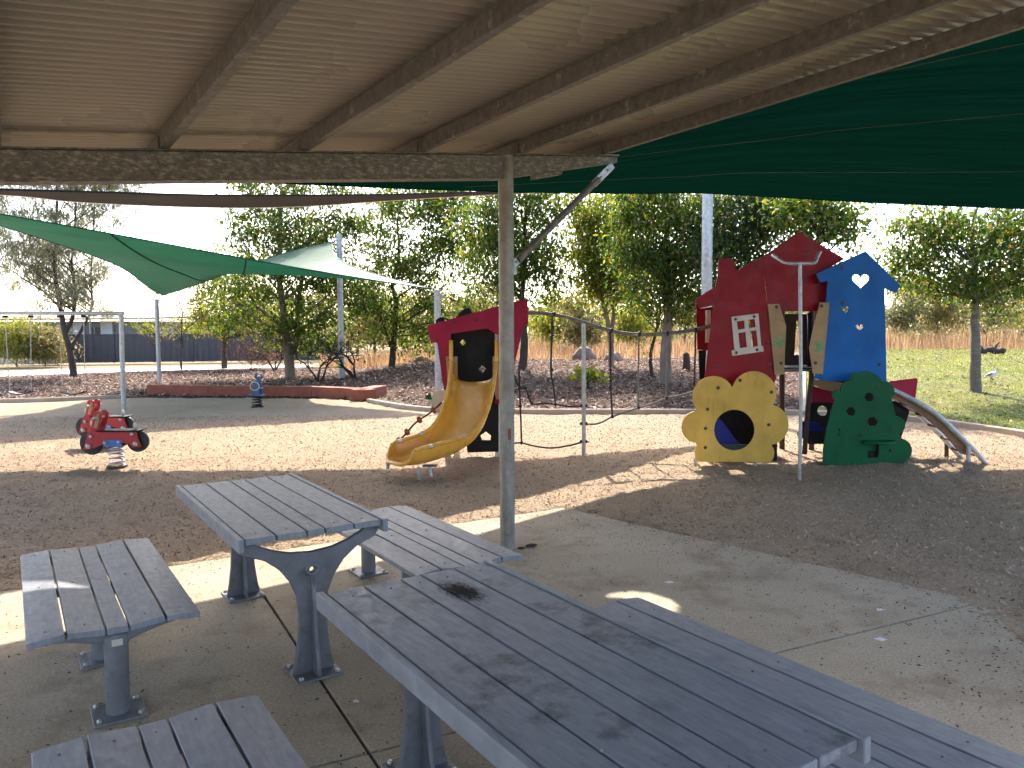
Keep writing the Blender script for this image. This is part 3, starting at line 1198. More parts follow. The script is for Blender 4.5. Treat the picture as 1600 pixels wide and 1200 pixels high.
for E_, mt in ((rAD, 'sail_far'), (rBC, 'sail_far'), (rAB, 'seam'), (rDC, 'sail_far')):
    MB().tube([p - FO for p in E_[::3]], .016, 6).obj('edge_cable', M[mt], f_root)
for c_, p_ in ((B_, p1), (C_, p2), (D_, p3)):
    MB().tube([c_ - FO, p_ - FO - Vector((0, 0, .12))], .012, 6).obj('corner_wire', M['steel_new'], f_root)
for k in (18, 34):
    P = [Vector(vv[k * (nv + 1) + j]) - Vector((0, 0, .008)) for j in range(0, nv + 1, 2)]
    MB().tube(P, .02, 5).obj('seam', M['seam'], f_root)

# ================================================================== TABLES AND BENCHES
TZ, BZ = .77, .45
SLW, NAR, GAP = .145, .085, .009
XS = []
x = -.35
for w_ in (SLW, SLW, NAR, SLW, SLW):
    XS.append((x + w_ / 2, w_))
    x += w_ + GAP


def burn_mat():
    m = M['slat'].copy()
    m.name = 'slat with burn'
    nt = m.node_tree
    b = nt.nodes['Principled BSDF']
    old = b.inputs['Base Color'].links[0].from_socket
    tc = nt.nodes.new('ShaderNodeTexCoord')
    mp = nt.nodes.new('ShaderNodeMapping')
    bl_ = Matrix.Rotation(-AX, 3, 'Z') @ (gp(722, 924, TZ) - Vector((.06, 2.33, TZ)))
    mp.inputs['Location'].default_value = (-bl_.x / .085, -bl_.y / .17, -TZ)
    mp.inputs['Scale'].default_value = (1 / .085, 1 / .17, 1)
    nt.links.new(tc.outputs['Object'], mp.inputs[0])
    le = nt.nodes.new('ShaderNodeVectorMath')
    le.operation = 'LENGTH'
    nt.links.new(mp.outputs[0], le.inputs[0])
    nz = tex(nt, 70, 6, .8, stretch=(1, .35, 1))
    ad = nt.nodes.new('ShaderNodeMath')
    ad.operation = 'MULTIPLY_ADD'
    nt.links.new(nz, ad.inputs[0])
    ad.inputs[1].default_value = 2.0
    nt.links.new(le.outputs['Value'], ad.inputs[2])
    k = ramp(nt, ad.outputs[0], [(.0, (1, 1, 1)), (.5, (1, 1, 1)), (.62, (0, 0, 0))])
    md = nt.nodes.new('ShaderNodeMath')
    md.operation = 'MULTIPLY'
    md.inputs[1].default_value = .36
    nt.links.new(ad.outputs[0], md.inputs[0])
    k = ramp(nt, md.outputs[0], [(.0, (1, 1, 1)), (.5, (.95, .95, .95)), (.68, (0, 0, 0))])
    nt.links.new(mixc(nt, k, old, (.045, .031, .027)), b.inputs['Base Color'])
    ro = b.inputs['Roughness'].links[0].from_socket
    nt.links.new(mixc(nt, k, ro, (1, 1, 1)), b.inputs['Roughness'])
    nt.links.new(mixc(nt, k, (.35, .35, .35), (.03, .03, .03)), b.inputs['Specular IOR Level'])
    return m


def scuff_mat():
    m = M['slat'].copy()
    m.name = 'scuffed slat'
    nt = m.node_tree
    b = nt.nodes['Principled BSDF']
    old = b.inputs['Base Color'].links[0].from_socket
    k = ramp(nt, tex(nt, 3.2, 8, .75, off=(.4, .1, 0)), [(.52, (0, 0, 0)), (.66, (.9, .9, .9))])
    c = mixc(nt, k, old, (.05, .048, .055))
    k2 = ramp(nt, tex(nt, 26, 3, .5, stretch=(6, .5, 1), dist=1.5), [(.69, (0, 0, 0)), (.73, (.6, .6, .6))])
    c = mixc(nt, k2, c, (.07, .065, .07))
    k3 = ramp(nt, tex(nt, 38, 1, .5, off=(2, 5, 3)), [(.77, (0, 0, 0)), (.8, (.8, .8, .8))])
    c = mixc(nt, k3, c, (.5, .5, .5))
    nt.links.new(c, b.inputs['Base Color'])
    return m


SCUFF = scuff_mat()
BURN = burn_mat()


def table(label, c, near, LEN=1.6):
    t = thing('picnic_table', label, 'picnic table', (c[0], c[1], 0), AX, group='picnic tables')
    for i, (x, w_) in enumerate(XS):
        mb = MB().box((x, 0, TZ - .015), (w_, LEN, .03))
        mt = (BURN if i in (2, 3) else SCUFF) if near else M['slat']
        mb.obj('slat', mt, t, bevel=.004)
    for s in (-1, 1):
        MB().box((s * (.35 + .008 + .014), 0, TZ - .028), (.028, LEN + .03, .066)).obj('side_board', M['slat'], t, bevel=.004)
    for s in (-1, 1):
        y = s * (LEN / 2 - .09)
        half = [(.10, .012), (.088, .08), (.072, .2), (.066, .32), (.078, .42), (.11, .50), (.165, .575), (.24, .635), (.345, .675), (.36, .70), (.36, .726)]
        inner = [(.30, .726), (.27, .70), (.2, .668), (.11, .642), (0, .632)]
        out = half + inner + [(-x, z) for x, z in inner[-2::-1]] + [(-x, z) for x, z in half[::-1]]
        out = [tuple(p[:2]) for p in out]
        me = panel_mesh('leg', out, [circ((0, .545), .020, 16)], .034, .006)
        lg = mkobj('leg', me, M['cast'], t)
        lg.location = (0, y, 0)
        # fin at right angles
        fin = [(.105, .012), (.085, .08), (.06, .2), (.05, .32), (.04, .42), (.018, .50), (-.018, .50), (-.04, .42), (-.05, .32), (-.06, .2), (-.085, .08), (-.105, .012)]
        me = panel_mesh('rib', fin, [], .02, .004)
        me.transform(Matrix.Rotation(math.pi / 2, 4, 'Z'))
        mkobj('rib', me, M['cast'], lg)
        r = MB().tube([(math.cos(a) * .034, -s * 0 + 0, .545 + math.sin(a) * .026) for a in np.linspace(0, 2 * math.pi, 21)[:-1]], .012, 8, closed=True)
        r2 = r.obj('boss_ring', M['cast'], lg, smooth=True)
        r2.location = (0, -.012, 0)
        for x_, w_ in XS:
            bolt((x_, y, TZ - .002), .009, t, me=slat_bolt)
        MB().box((0, 0, .733), (.70, .04, .012)).obj('cross_bar', M['cast'], lg, bevel=.002)
        pl = MB().box((0, 0, .006), (.24, .24, .012)).obj('base_plate', M['cast'], lg, bevel=.003)
        for i in (-1, 1):
            for j in (-1, 1):
                bolt((i * .095, j * .095, .0125), .026, lg)
    return t


table('far grey slatted picnic table with one fully visible cast leg, beside the steel post', (-1.43, 4.49), False)
table('near grey slatted picnic table with a dark burn mark and scratches on its top', (.06, 2.33), True, 1.74)


def bz(x):
    a = abs(x)
    if a < .2:
        return BZ - .014 + .016 * sstep(0, .2, a)
    return BZ + .002 - .012 * (a - .2) / .15


def bench(label, c, LEN=1.6):
    t = thing('bench', label, 'bench', (c[0], c[1], 0), AX, group='picnic benches')
    for x, w_ in XS:
        xa, xb = x - w_ / 2, x + w_ / 2
        za, zb = bz(xa), bz(xb)
        ang = math.atan2(zb - za, w_)
        mb = MB().box((x, 0, (za + zb) / 2 - .014), (w_, LEN, .028), ry=-ang)
        mb.obj('slat', M['slat'], t, bevel=.004)
    for y in (-.7, .02, .72):
        p = MB().lathe([(.052, .012), (.052, .335), (.058, .337), (.058, .372), (.045, .39)], 24).obj('pedestal', M['cast'], t, smooth='auto')
        p.location = (0, y, 0)
        MB().box((0, 0, .006), (.22, .22, .012)).obj('base_plate', M['cast'], p, bevel=.003)
        out = [(-.30, bz(.30) - .031), (-.2, bz(.2) - .031), (-.1, bz(.1) - .031), (0, bz(0) - .031), (.1, bz(.1) - .031), (.2, bz(.2) - .031), (.30, bz(.3) - .031),
               (.30, .405), (.2, .39), (.1, .365), (.04, .345), (-.04, .345), (-.1, .365), (-.2, .39), (-.30, .405)]
        me = panel_mesh('support_arm', out, [], .05, .005)
        mkobj('support_arm', me, M['cast'], p)
        for x_, w_ in XS:
            bolt((x_, y, bz(x_) - .0015), .009, t, me=slat_bolt)
        MB().box((0, -.0585, .355), (.045, .004, .03)).obj('sticker', M['cream'], p)
        for i in (-1, 1):
            for j in (-1, 1):
                bolt((i * .085, j * .085, .0125), .026, p)
    return t


bench('grey slatted bench left of the far table with a bright sunlit streak across it', (-2.22, 4.05))
bench('grey slatted bench between the far table and the round steel post', (-.67, 4.965))
bench('grey slatted bench at the bottom left corner, cut off by the picture edge', (-.79, 1.865))
bench('grey slatted bench on the right of the near table, running off bottom right', (.83, 2.80), 1.82)

# ================================================================== PLAY EQUIPMENT


class Rig:
    """a thing with plates traced at their own distance, stored relative to its base"""

    def __init__(self, root):
        self.root = root
        self.o = Vector(root.location)

    def plate(self, name, pix, Y, mat, holes=(), thick=.02, parent=None, bevel=.003):
        c = dp(pix[0][0], pix[0][1], Y)
        to2 = lambda L: [((dp(a, b, Y) - self.o).x, (dp(a, b, Y) - self.o).z) for a, b in L]
        me = panel_mesh(name, to2(pix), [to2(h) for h in holes], thick, bevel)
        ob = mkobj(name, me, M[mat] if isinstance(mat, str) else mat, parent or self.root)
        if parent is None:
            ob.location = (0, Y - self.o.y, 0)
        else:
            ob.location = (0, Y - self.o.y - parent.location.y, 0)
        return ob

    def P(self, px, py, Y):
        return dp(px, py, Y) - self.o

    def tube(self, name, pts, r, mat, n=12, parent=None, sm='auto'):
        return MB().tube([self.P(*p) if len(p) == 3 and p[0] > 30 else p for p in pts], r, n).obj(name, M[mat], parent or self.root, smooth=sm)

    def bolts(self, L, Y, size=.045, parent=None):
        for a, b in L:
            p = self.P(a, b, Y)
            o = bpy.data.objects.new('bolt', pbolt)
            COL.objects.link(o)
            o.parent = self.root
            o.location = p
            o.scale = (size,) * 3
            o.rotation_euler = (math.pi / 2, 0, 0)


pbolt = MB().lathe([(.5, 0), (.5, .12), (.36, .26), (.15, .28), (.15, .2), (.05, .2)], 12).mesh('bolt')
pbolt.materials.append(plain('dull bolt cap', (.06, .05, .045), .4, .2, 40, 0, 40, .4))


def cr(L, ox, oy, s):
    return [(ox + x / s, oy + y / s) for x, y in L]


def poly_y(px, py):
    return gp(px, py).y


# ---------------------------------------------------------------- playhouse
HX = gp(1249, 722)
ph = thing('playhouse', 'play tower shaped like a red house with blue birdhouse panel, yellow flower and green tree', 'playhouse', (HX.x, 10.4, 0))
rg = Rig(ph)
YR = 10.42
c5 = lambda L: cr(L, 1040, 350, 4)
Lp = c5([(330, 220), (405, 215), (425, 235), (440, 295), (605, 205), (614, 300), (626, 430), (645, 640), (690, 965), (640, 1075), (245, 1075), (245, 960), (300, 505), (215, 525), (188, 470), (312, 390), (330, 300)])
slit = c5([(511, 600), (530, 598), (548, 765), (528, 770)])
rg.plate('wall_panel', Lp, YR, 'red', [slit], .022)
Gp = c5([(609, 207), (828, 50), (1115, 218), (1010, 280), (1012, 545), (662, 545), (650, 640), (632, 430), (618, 300)])
rg.plate('gable_panel', Gp, YR + .004, 'red', [], .022)
rg.plate('side_panel', c5([(190, 480), (214, 530), (296, 520), (282, 790), (200, 785)]), 11.5, 'red', [], .022)
rg.plate('grab_handle', c5([(254, 540), (280, 540), (274, 740), (252, 740)]), 11.3, 'cream', [], .04)
rg.plate('rear_post', c5([(205, 790), (250, 790), (240, 1000), (215, 1000)]), 11.6, 'black', [], .05)
win = rg.plate('window_frame', c5([(412, 582), (578, 560), (596, 762), (607, 764), (611, 795), (418, 823), (415, 793), (431, 787)]), YR - .024, 'cream',
               [c5([(442, 608), (492, 601), (497, 655), (450, 663)]), c5([(512, 598), (558, 592), (563, 645), (518, 652)]),
                c5([(452, 680), (500, 673), (509, 770), (462, 778)]), c5([(526, 668), (567, 663), (579, 763), (536, 770)])], .02)
sl = rg.plate('shutter', c5([(640, 502), (710, 502), (752, 640), (738, 938), (682, 942)]), YR - .035, 'tan')
sr = rg.plate('shutter', c5([(965, 492), (1022, 492), (980, 938), (920, 932), (898, 770), (935, 600)]), 10.215, 'tan')


def hand(cx, cy, s, flip, parent, HY=YR - .0465):
    for L in ([(0, 0), (.5, -.3), (1.1, -.35), (1.5, 0), (1.5, .6), (1.1, 1.0), (.5, .9), (.1, .5)],):
        pass
    f = -1 if flip else 1
    K = [[(-.5, -.5), (.4, -.55), (.6, 0), (.5, .55), (-.1, .7), (-.55, .3)]]
    for a, ln in ((-155, 1.0), (-125, 1.25), (-98, 1.3), (-70, 1.15), (175, .95)):
        d = Vector((math.cos(R(a)), math.sin(R(a)))) if True else 0
        n_ = Vector((-d.y, d.x))
        st = d * .5
        K.append([tuple(st + n_ * .17), tuple(st + d * ln + n_ * .13), tuple(st + d * ln - n_ * .13), tuple(st - n_ * .17)])
    for k in K:
        rg.plate('handprint', [(cx + f * x * s, cy + y * s) for x, y in k], HY, 'paintgreen', (), .003, parent, .0005)


hand(1219, 537.5, 7.5, False, sl)
hand(1278, 544, 7.5, True, sr, 10.2035)
# platform floor and inner walls
fz = rg.P(1245, 578, YR).z
MB().box((rg.P(1150, 578, YR).x + .95, .62, fz), (2.1, 1.1, .05)).obj('platform', M['black'], ph, bevel=.005)
rg.tube('sill_rail', [(1222, 578, YR + .05), (1272, 578, YR + .05)], .014, 'galv_dull')
rg.plate('inner_panel', [(1218, 491), (1275, 491), (1275, 577), (1218, 577)], 11.5, 'brown', [[(1244, 500), (1252, 500), (1252, 555), (1240.5, 555)]], .02)
for a, y0, y1 in ((1222, 480, 720), (1268, 470, 715)):
    rg.tube('rear_upright', [(a, y0, 11.45), (a, y1, 11.45)], .04, 'brown')
rg.plate('inner_frame', [(1262, 489), (1267, 489), (1268, 577), (1262, 577)], 10.9, 'black', [], .05)
bl = c5([(1248, 172), (1464, 383), (1438, 430), (1365, 398), (1378, 985), (1130, 995), (930, 965), (985, 700), (1012, 355), (965, 365), (940, 312)])


def heart(cx, cy, w_, h_):
    L = []
    for i in range(24):
        t = 2 * math.pi * i / 24
        x = 16 * math.sin(t) ** 3
        y = -(13 * math.cos(t) - 5 * math.cos(2 * t) - 2 * math.cos(3 * t) - math.cos(4 * t))
        L.append((cx + x / 16 * w_ / 2, cy + y / 15 * h_ / 2))
    return L


rg.plate('birdhouse_panel', bl, 10.25, 'blue', [c5(heart(1218, 352, 112, 100)), c5(heart(1122, 533, 46, 50)), c5(heart(1211, 645, 52, 46))], .024)
c6 = lambda L: cr(L, 1050, 580, 6.6667)
fl = arc3((268, 748), (100, 575), (270, 415)) + arc3((270, 415), (290, 105), (628, 172), 14) + arc3((628, 172), (930, 15), (1050, 350), 16) + \
    arc3((1050, 350), (1210, 570), (1030, 765), 12) + arc3((1030, 765), (1062, 850), (1025, 945), 5) + [(1025, 945), (252, 937)] + arc3((252, 937), (238, 860), (268, 748), 5)
hole = [p for p in circ((648, 612), 214, 32)]
rg.plate('flower_panel', c6(fl), 10.12, 'yellow', [c6(hole)], .026)
rg.plate('hole_sill', c6([(514, 765), (786, 765), (786, 810), (740, 845), (650, 862), (560, 848), (514, 812)]), 10.16, 'rubber', [], .03)
rg.plate('crawl_panel', c6([(430, 480), (500, 505), (580, 600), (640, 690), (720, 780), (720, 900), (420, 900)]), 10.45, 'navy', [], .02)
rg.plate('tunnel_back', c6([(300, 300), (1000, 300), (1000, 900), (300, 900)]), 11.2, 'black', [], .02)
for s_ in (300, 1000):
    rg.plate('tunnel_side', c6([(s_, 330), (s_ + 30, 330), (s_ + 30, 900), (s_, 900)]), 10.7, 'black', [], .5)
rg.tube('foot', [(1087, 715, 10.2), (1087, 732, 10.2)], .028, 'galv')
rg.tube('foot', [(1180, 712, 10.2), (1180, 730, 10.2)], .028, 'galv')
# green tree panel
c7 = lambda L: cr(L, 1220, 560, 6)
tr = [(395, 995), (398, 850), (430, 650), (475, 490), (508, 385)] + arc3((508, 385), (482, 345), (560, 310), 6) + [(560, 310), (562, 255), (620, 212), (650, 200)] + \
    arc3((650, 200), (680, 138), (720, 140), 6) + arc3((720, 140), (850, 130), (945, 215), 8) + arc3((945, 215), (1058, 285), (1032, 372), 9) + [(1032, 372), (1050, 450), (1075, 545)] + \
    arc3((1075, 545), (1162, 620), (1100, 705), 8) + [(1100, 705), (1130, 752)] + arc3((1130, 752), (1225, 860), (1150, 968), 9) + [(1120, 998)]


def blob(cx, cy, r, n=5, k=.16):
    return [(cx + (r * (1 + k * math.cos(n * a))) * math.cos(a), cy + (r * (1 + k * math.cos(n * a))) * math.sin(a)) for a in np.linspace(0, 2 * math.pi, 31)[:-1]]


rg.plate('tree_panel', c7(tr), 9.95, 'green', [c7(blob(825, 362, 44, 6, .08)), c7(blob(655, 497, 44, 6, .08)), c7(blob(855, 592, 46, 6, .06)), c7(circ((542, 666), 14, 10)), c7(circ((540, 712), 14, 10))], .026)
sx = rg.P(1371, 689, 9.95)
mb = MB()
n = 16
top = [(math.cos(a) * .21, -math.sin(a) * .2) for a in np.linspace(0, math.pi, n)]
b = len(mb.v)
mb.v = [(x, y, .015) for x, y in top] + [(x, y, -.015) for x, y in top]
mb.f = [tuple(range(n)), tuple(range(2 * n - 1, n - 1, -1))] + [(i, n + i, n + (i + 1) % n, (i + 1) % n) for i in range(n)]
so = mb.obj('seat_shelf', M['green'], ph, bevel=.005)
so.location = sx + Vector((0, -.014, 0))
rg.tube('seat_bracket', [(1371, 692, 9.85), (1371, 708, 9.9), (1370, 712, 9.93)], .02, 'black')
rg.plate('bracket_plate', c7([(820, 870), (910, 870), (910, 930), (820, 930)]), 9.93, 'black', [], .01)
rg.tube('foot', [(1390, 716, 10.0), (1390, 737, 10.0)], .028, 'galv')
rg.tube('foot', [(1300, 716, 10.0), (1300, 735, 10.0)], .028, 'galv')
# inner pieces below the blue panel
rg.plate('arch_panel', c7([(300, 195), (570, 225), (570, 305), (500, 308), (400, 290), (310, 250)]), 10.6, 'tan', [], .02)
rg.plate('low_panel', c7([(290, 255), (400, 292), (520, 310), (560, 310), (560, 410), (290, 410)]), 10.75, 'maroon', [], .02)
rg.plate('porthole_panel', c7([(255, 411), (600, 411), (600, 800), (255, 800)]), 10.9, 'black', [c7(circ((388, 490), 49, 20))], .02)
rg.plate('skirt_panel', c7([(190, 590), (320, 600), (420, 680), (430, 880), (190, 875)]), 10.6, 'navy', [c7(circ((195, 712), 38, 16))], .02)
rg.tube('upright', [(1268, 590, 10.5), (1262, 640, 10.45), (1257, 710, 10.4)], .033, 'brown')
rg.plate('end_panel', c7([(1020, 215), (1265, 185), (1280, 200), (1256, 382), (1020, 330)]), 10.9, 'maroon', [], .02)
rg.plate('dark_panel', c7([(1000, 330), (1040, 400), (1210, 410), (1195, 520), (1120, 760), (1000, 760)]), 10.7, 'black', [], .02)
rg.plate('backing_panel', c7([(602, 300), (1000, 300), (1000, 760), (602, 760)]), 10.88, 'black', [], .02)
# climbing arch on the right
c8 = lambda L: cr(L, 1370, 560, 6)
rail = c8([(120, 292), (180, 312), (300, 370), (450, 452), (600, 560), (720, 672), (850, 800), (950, 905), (1030, 1000)])
rp = catmull([rg.P(a, b, 10.0) for a, b in rail], 5)
MB().tube(rp, .034, 14).obj('climbing_rail', M['galv'], ph, smooth='auto')
rp2 = [p + Vector((.02, .62, .0)) for p in rp]
MB().tube(rp2, .034, 14).obj('climbing_rail', M['galv'], ph, smooth='auto')
brd = c8([(150, 325), (300, 400), (450, 482), (600, 592), (720, 702), (840, 812), (838, 905), (785, 890), (640, 715), (460, 560), (300, 445), (150, 365)])
rg.plate('side_board', brd, 10.05, plain('weathered timber stringer', (.25, .13, .07), .8, .25, 9, .3, 60, dirt=(.08, .05, .035), dirt_scale=5, stretch=(1, 1, 4)), [], .03)
for i in range(4, len(rp) - 6, 5):
    p, q = rp[i] + Vector((0, .04, -.03)), rp2[i] + Vector((0, -.04, -.03))
    MB().tube([p, q], .02, 8).obj('rung', M['brown'], ph, smooth='auto')
rg.tube('arch_foot', [(1513, 697, 9.98), (1513, 741, 9.98)], .027, 'galv')
rg.tube('arch_foot', [(1479, 678, 10.65), (1479, 722, 10.65)], .027, 'brown')
rg.bolts(c5([(748, 178), (885, 178), (568, 255), (530, 508), (310, 888), (638, 738), (648, 875)]), YR - .011)
rg.bolts(c5([(437, 595), (554, 578), (442, 804), (571, 786)]), YR - .034, .04)
rg.bolts(c5([(693, 518), (722, 870)]), YR - .045, .045)
rg.bolts(c5([(975, 512), (937, 868)]), 10.205, .045)
rg.bolts(c5([(1105, 272), (1108, 490), (1338, 876), (1105, 985)]), 10.238, .05)
rg.bolts(c6([(480, 174), (709, 95), (1035, 217), (370, 396), (350, 595), (347, 795), (1008, 557)]), 10.107, .045)
rg.bolts(c7([(680, 200), (902, 270), (750, 712), (1030, 668), (1034, 860)]), 9.937, .045)

# sliding pole, a steel tube with a bent yoke at its head
pz = dp(1249, 410, 9.22).z
sp = thing('fire_pole', 'slim grey steel sliding pole with bent yoke in front of the playhouse', 'sliding pole', (gp(1249, 747).x, gp(1249, 747).y, 0))
sr_ = Rig(sp)
YP = gp(1249, 747).y
MB().tube([(0, 0, -.2), (0, 0, 1), sr_.P(1250, 411, YP)], .021, 16).obj('pole', M['galv'], sp, smooth='auto')
yk = catmull([sr_.P(1207, 399, YP + .9), sr_.P(1212, 402, YP + .5), sr_.P(1228, 410.5, YP + .05), sr_.P(1250, 411.5, YP), sr_.P(1272, 410.5, YP + .05), sr_.P(1277, 402, YP + .5), sr_.P(1281, 394, YP + .9)], 6)
MB().tube(yk, .022, 12).obj('yoke', M['galv'], sp, smooth='auto')

# ---------------------------------------------------------------- slide tower
ST = gp(760, 712)
stw = thing('slide_tower', 'small red roofed play tower with amber slide and black panels', 'slide tower', (ST.x, 10.9, 0))
rs = Rig(stw)
c9 = lambda L: cr(L, 560, 440, 3.75)
outer = c9([(405, 258), (990, 98), (994, 250), (966, 262), (915, 480), (880, 640), (822, 690), (818, 440), (820, 314), (752, 272), (540, 306), (548, 440), (560, 700), (525, 690), (497, 600), (463, 358), (425, 356)])
rs.plate('roof_panel', outer, 10.85, 'maroon', [], .022)
rs.plate('back_panel', c9([(530, 290), (830, 270), (830, 610), (560, 620)]), 11.05, 'black', [c9(blob(612, 357, 16, 4)), c9(blob(726, 512, 20, 4))], .02)
rs.plate('rear_roof_panel', c9([(455, 226), (480, 208), (520, 215), (540, 240), (620, 160), (650, 155), (665, 185), (700, 300), (455, 300)]), 11.9, 'black', [], .02)
rs.plate('lower_panel', c9([(600, 620), (820, 620), (820, 995), (640, 1000)]), 10.95, 'black', [c9([(748, 878), (778, 902), (774, 930), (722, 930), (714, 900)])], .02)
for px in (778, 700):
    rs.tube('tower_post', [(px, 500, 11.0), (px, 716, 11.0)], .045, 'galv')
for px in (785, 712):
    rs.tube('tower_post', [(px, 505, 11.9), (px, 690, 11.9)], .045, 'galv')
MB().box(rs.P(740, 602, 11.4), (.8, 1.0, .04)).obj('platform', M['black'], stw)
rs.bolts(c9([(558, 243), (690, 225)]), 10.838, .04)
rs.plate('red_trim', c9([(800, 690), (832, 690), (832, 714), (800, 714)]), 10.8, 'red', [], .03)
# slide hood brackets
for L in ([(515, 440), (580, 440), (580, 620), (560, 690), (530, 690)], [(788, 440), (850, 440), (845, 690), (810, 690), (786, 610)]):
    rs.plate('slide_bracket', c9(L), 10.80, 'tan', [], .025)
rs.bolts(c9([(536, 456), (838, 456)]), 10.785, .035)
# the slide: U section swept along a curved centre line
cl = [(741, 597, 10.86), (740, 603, 10.72), (736, 630, 10.42), (727, 664, 10.12), (712, 690, 9.9), (691, 706, 9.7), (664, 717, 9.52), (640, 723, 9.4), (628, 724, 9.33)]
C = catmull([rs.P(*p) for p in cl], 6)
hdg = [-90, -90, -91, -97, -106, -120, -134, -142, -144]
wds = [.32, .31, .30, .30, .31, .32, .33, .33, .30]
hts = [.30, .26, .22, .21, .21, .22, .23, .22, .19]


def itp(L, f):
    f = f * (len(L) - 1)
    i = min(int(f), len(L) - 2)
    return L[i] + (L[i + 1] - L[i]) * (f - i)


prof = [(-1.0, 1.0), (-.985, .72), (-.93, .42), (-.8, .17), (-.58, .04), (-.3, 0), (0, 0), (.3, 0), (.58, .04), (.8, .17), (.93, .42), (.985, .72), (1.0, 1.0)]
vv, rim_l, rim_r = [], [], []
m_ = len(C)
for i, p in enumerate(C):
    f = i / (m_ - 1)
    h = R(itp(hdg, f))
    side = Vector((-math.sin(h), math.cos(h), 0))      # left of travel
    wd, hh = itp(wds, f), itp(hts, f)
    dn = (C[min(i + 1, m_ - 1)] - C[max(i - 1, 0)]).normalized()
    up = dn.cross(side) * -1
    if up.z < 0:
        up = -up
    row = [p + side * (-a * wd) + up * (bb * hh) for a, bb in prof]
    vv.append(row)
    rim_l.append(row[0])
    rim_r.append(row[-1])
# rounded closing lip
last = vv[-1]
mb = MB()
k = len(prof)
for row in vv:
    mb.v += [tuple(p) for p in row]
for i in range(m_ - 1):
    for j in range(k - 1):
        a = i * k + j
        mb.f.append((a, a + 1, a + k + 1, a + k))
tip = C[-1] + (C[-1] - C[-3]).normalized() * .16 + Vector((0, 0, .03))
for j in range(k):
    t_ = prof[j][0]
    q = Vector(last[j]).lerp(tip, .0)
b = len(mb.v)
dirl = (C[-1] - C[-3])
dirl.z = 0
dirl.normalize()
for j in range(k):
    t_ = prof[j][0]
    ext = .13 * math.sqrt(max(0, 1 - t_ * t_))
    mb.v.append(tuple(last[j] + dirl * ext + Vector((0, 0, .02 * (1 - abs(t_))))))
for j in range(k - 1):
    a = (m_ - 1) * k + j
    mb.f.append((a, a + 1, b + j + 1, b + j))
bed = mb.obj('slide_chute', M['slide'], stw, smooth=True)
so = bed.modifiers.new('shell', 'SOLIDIFY')
so.thickness = .02
so.offset = 0
ss = bed.modifiers.new('subd', 'SUBSURF')
ss.levels = ss.render_levels = 1
MB().tube(rim_l, .026, 12).obj('slide_rim', M['slide'], stw, smooth=True)
MB().tube(rim_r, .026, 12).obj('slide_rim', M['slide'], stw, smooth=True)
lipP = [Vector(mb.v[b + j]) for j in range(k)]
MB().tube(lipP, .022, 10).obj('slide_lip', M['slide'], stw, smooth=True)
hood = [rim_l[0] + Vector((0, -.01, .0))] + [rs.P(*q) for q in ()] + [rim_r[0] + Vector((0, -.01, 0))]
MB().tube([rim_l[1], rim_l[0], rim_l[0] + Vector((0, .02, .3))], .03, 10).obj('slide_rim_end', M['slide'], stw, smooth=True)
MB().tube([rim_r[1], rim_r[0], rim_r[0] + Vector((0, .02, .3))], .03, 10).obj('slide_rim_end', M['slide'], stw, smooth=True)
for f in (.05, .62, .82):
    i = int(f * (m_ - 1))
    for rim in (rim_l, rim_r):
        p, q = rim[i], rim[min(i + 1, m_ - 1)]
        d = (q - p).normalized() * .022
        MB().tube([p - d, p + d], .0295, 12).obj('rim_clip', M['steel_new'], stw, smooth='auto')
    MB().tube([q_ - Vector((0, 0, .004)) for q_ in vv[i]], .0045, 5).obj('chute_joint', M['slide'], stw)
rs.tube('slide_leg', [(655, 730, 9.35), (655, 757, 9.35)], .022, 'galv')
rs.tube('slide_leg', [(670, 725, 9.55), (676, 757, 9.5)], .02, 'galv')
MB().box(rs.P(672, 727, 9.55), (.18, .12, .02)).obj('leg_plate', M['brown'], stw)
# daisy panel and climbing rope on the left
da = rs.plate('daisy_panel', c9(blob(476, 695, 58, 6, .16)), 10.7, 'cream', [c9(circ((498, 706), 15, 14))], .02)
rs.plate('daisy_leaf', c9([(393, 672), (420, 652), (430, 690), (402, 690)]), 10.69, 'green')
pts = catmull([rs.P(a, b, Y) for a, b, Y in ((690, 629, 10.7), (672, 645, 10.5), (650, 660, 10.25), (632, 680, 10.0), (617, 697, 9.75), (606, 716, 9.6))], 4)
MB().tube(pts, .013, 8).obj('climbing_rope', M['brown'], stw, smooth=True)
for q in (3, 7, 11, 14):
    p = pts[q]
    MB().lathe([(.01, -.035), (.045, -.02), (.05, .0), (.045, .02), (.01, .035)], 12, p, Matrix.Rotation(R(60), 3, 'Y')).obj('foot_knob', M['rust'], stw, smooth=True)
rs.tube('rope_anchor', [(606, 708, 9.62), (606, 733, 9.62)], .022, 'galv')

# ---------------------------------------------------------------- rope bridge
RB = gp(912, 712)
rb = thing('rope_bridge', 'curved steel rail on a post with hanging ropes linking slide tower and playhouse', 'rope bridge', (RB.x, RB.y, 0))
rr = Rig(rb)
YB = RB.y
rail = catmull([rr.P(a, b, YB) for a, b in ((824, 489), (845, 489), (866, 492), (890, 497), (912, 503.5), (935, 511), (955, 517), (976, 521), (998, 522.5), (1020, 522.5), (1043, 521), (1066, 518.5), (1087, 515), (1112, 509))], 3)
MB().tube(rail, .028, 14).obj('rail', M['galv_dull'], rb, smooth='auto')
MB().tube([(0, 0, -.2), (0, 0, 1), rr.P(912, 505, YB)], .03, 16).obj('post', M['galv'], rb, smooth='auto')
knot = MB().lathe([(.3, -1), (.85, -.6), (1, 0), (.85, .6), (.3, 1)], 10).mesh('knot')
knot.polygons.foreach_set('use_smooth', [True] * len(knot.polygons))
knot.materials.append(M['rubber'])


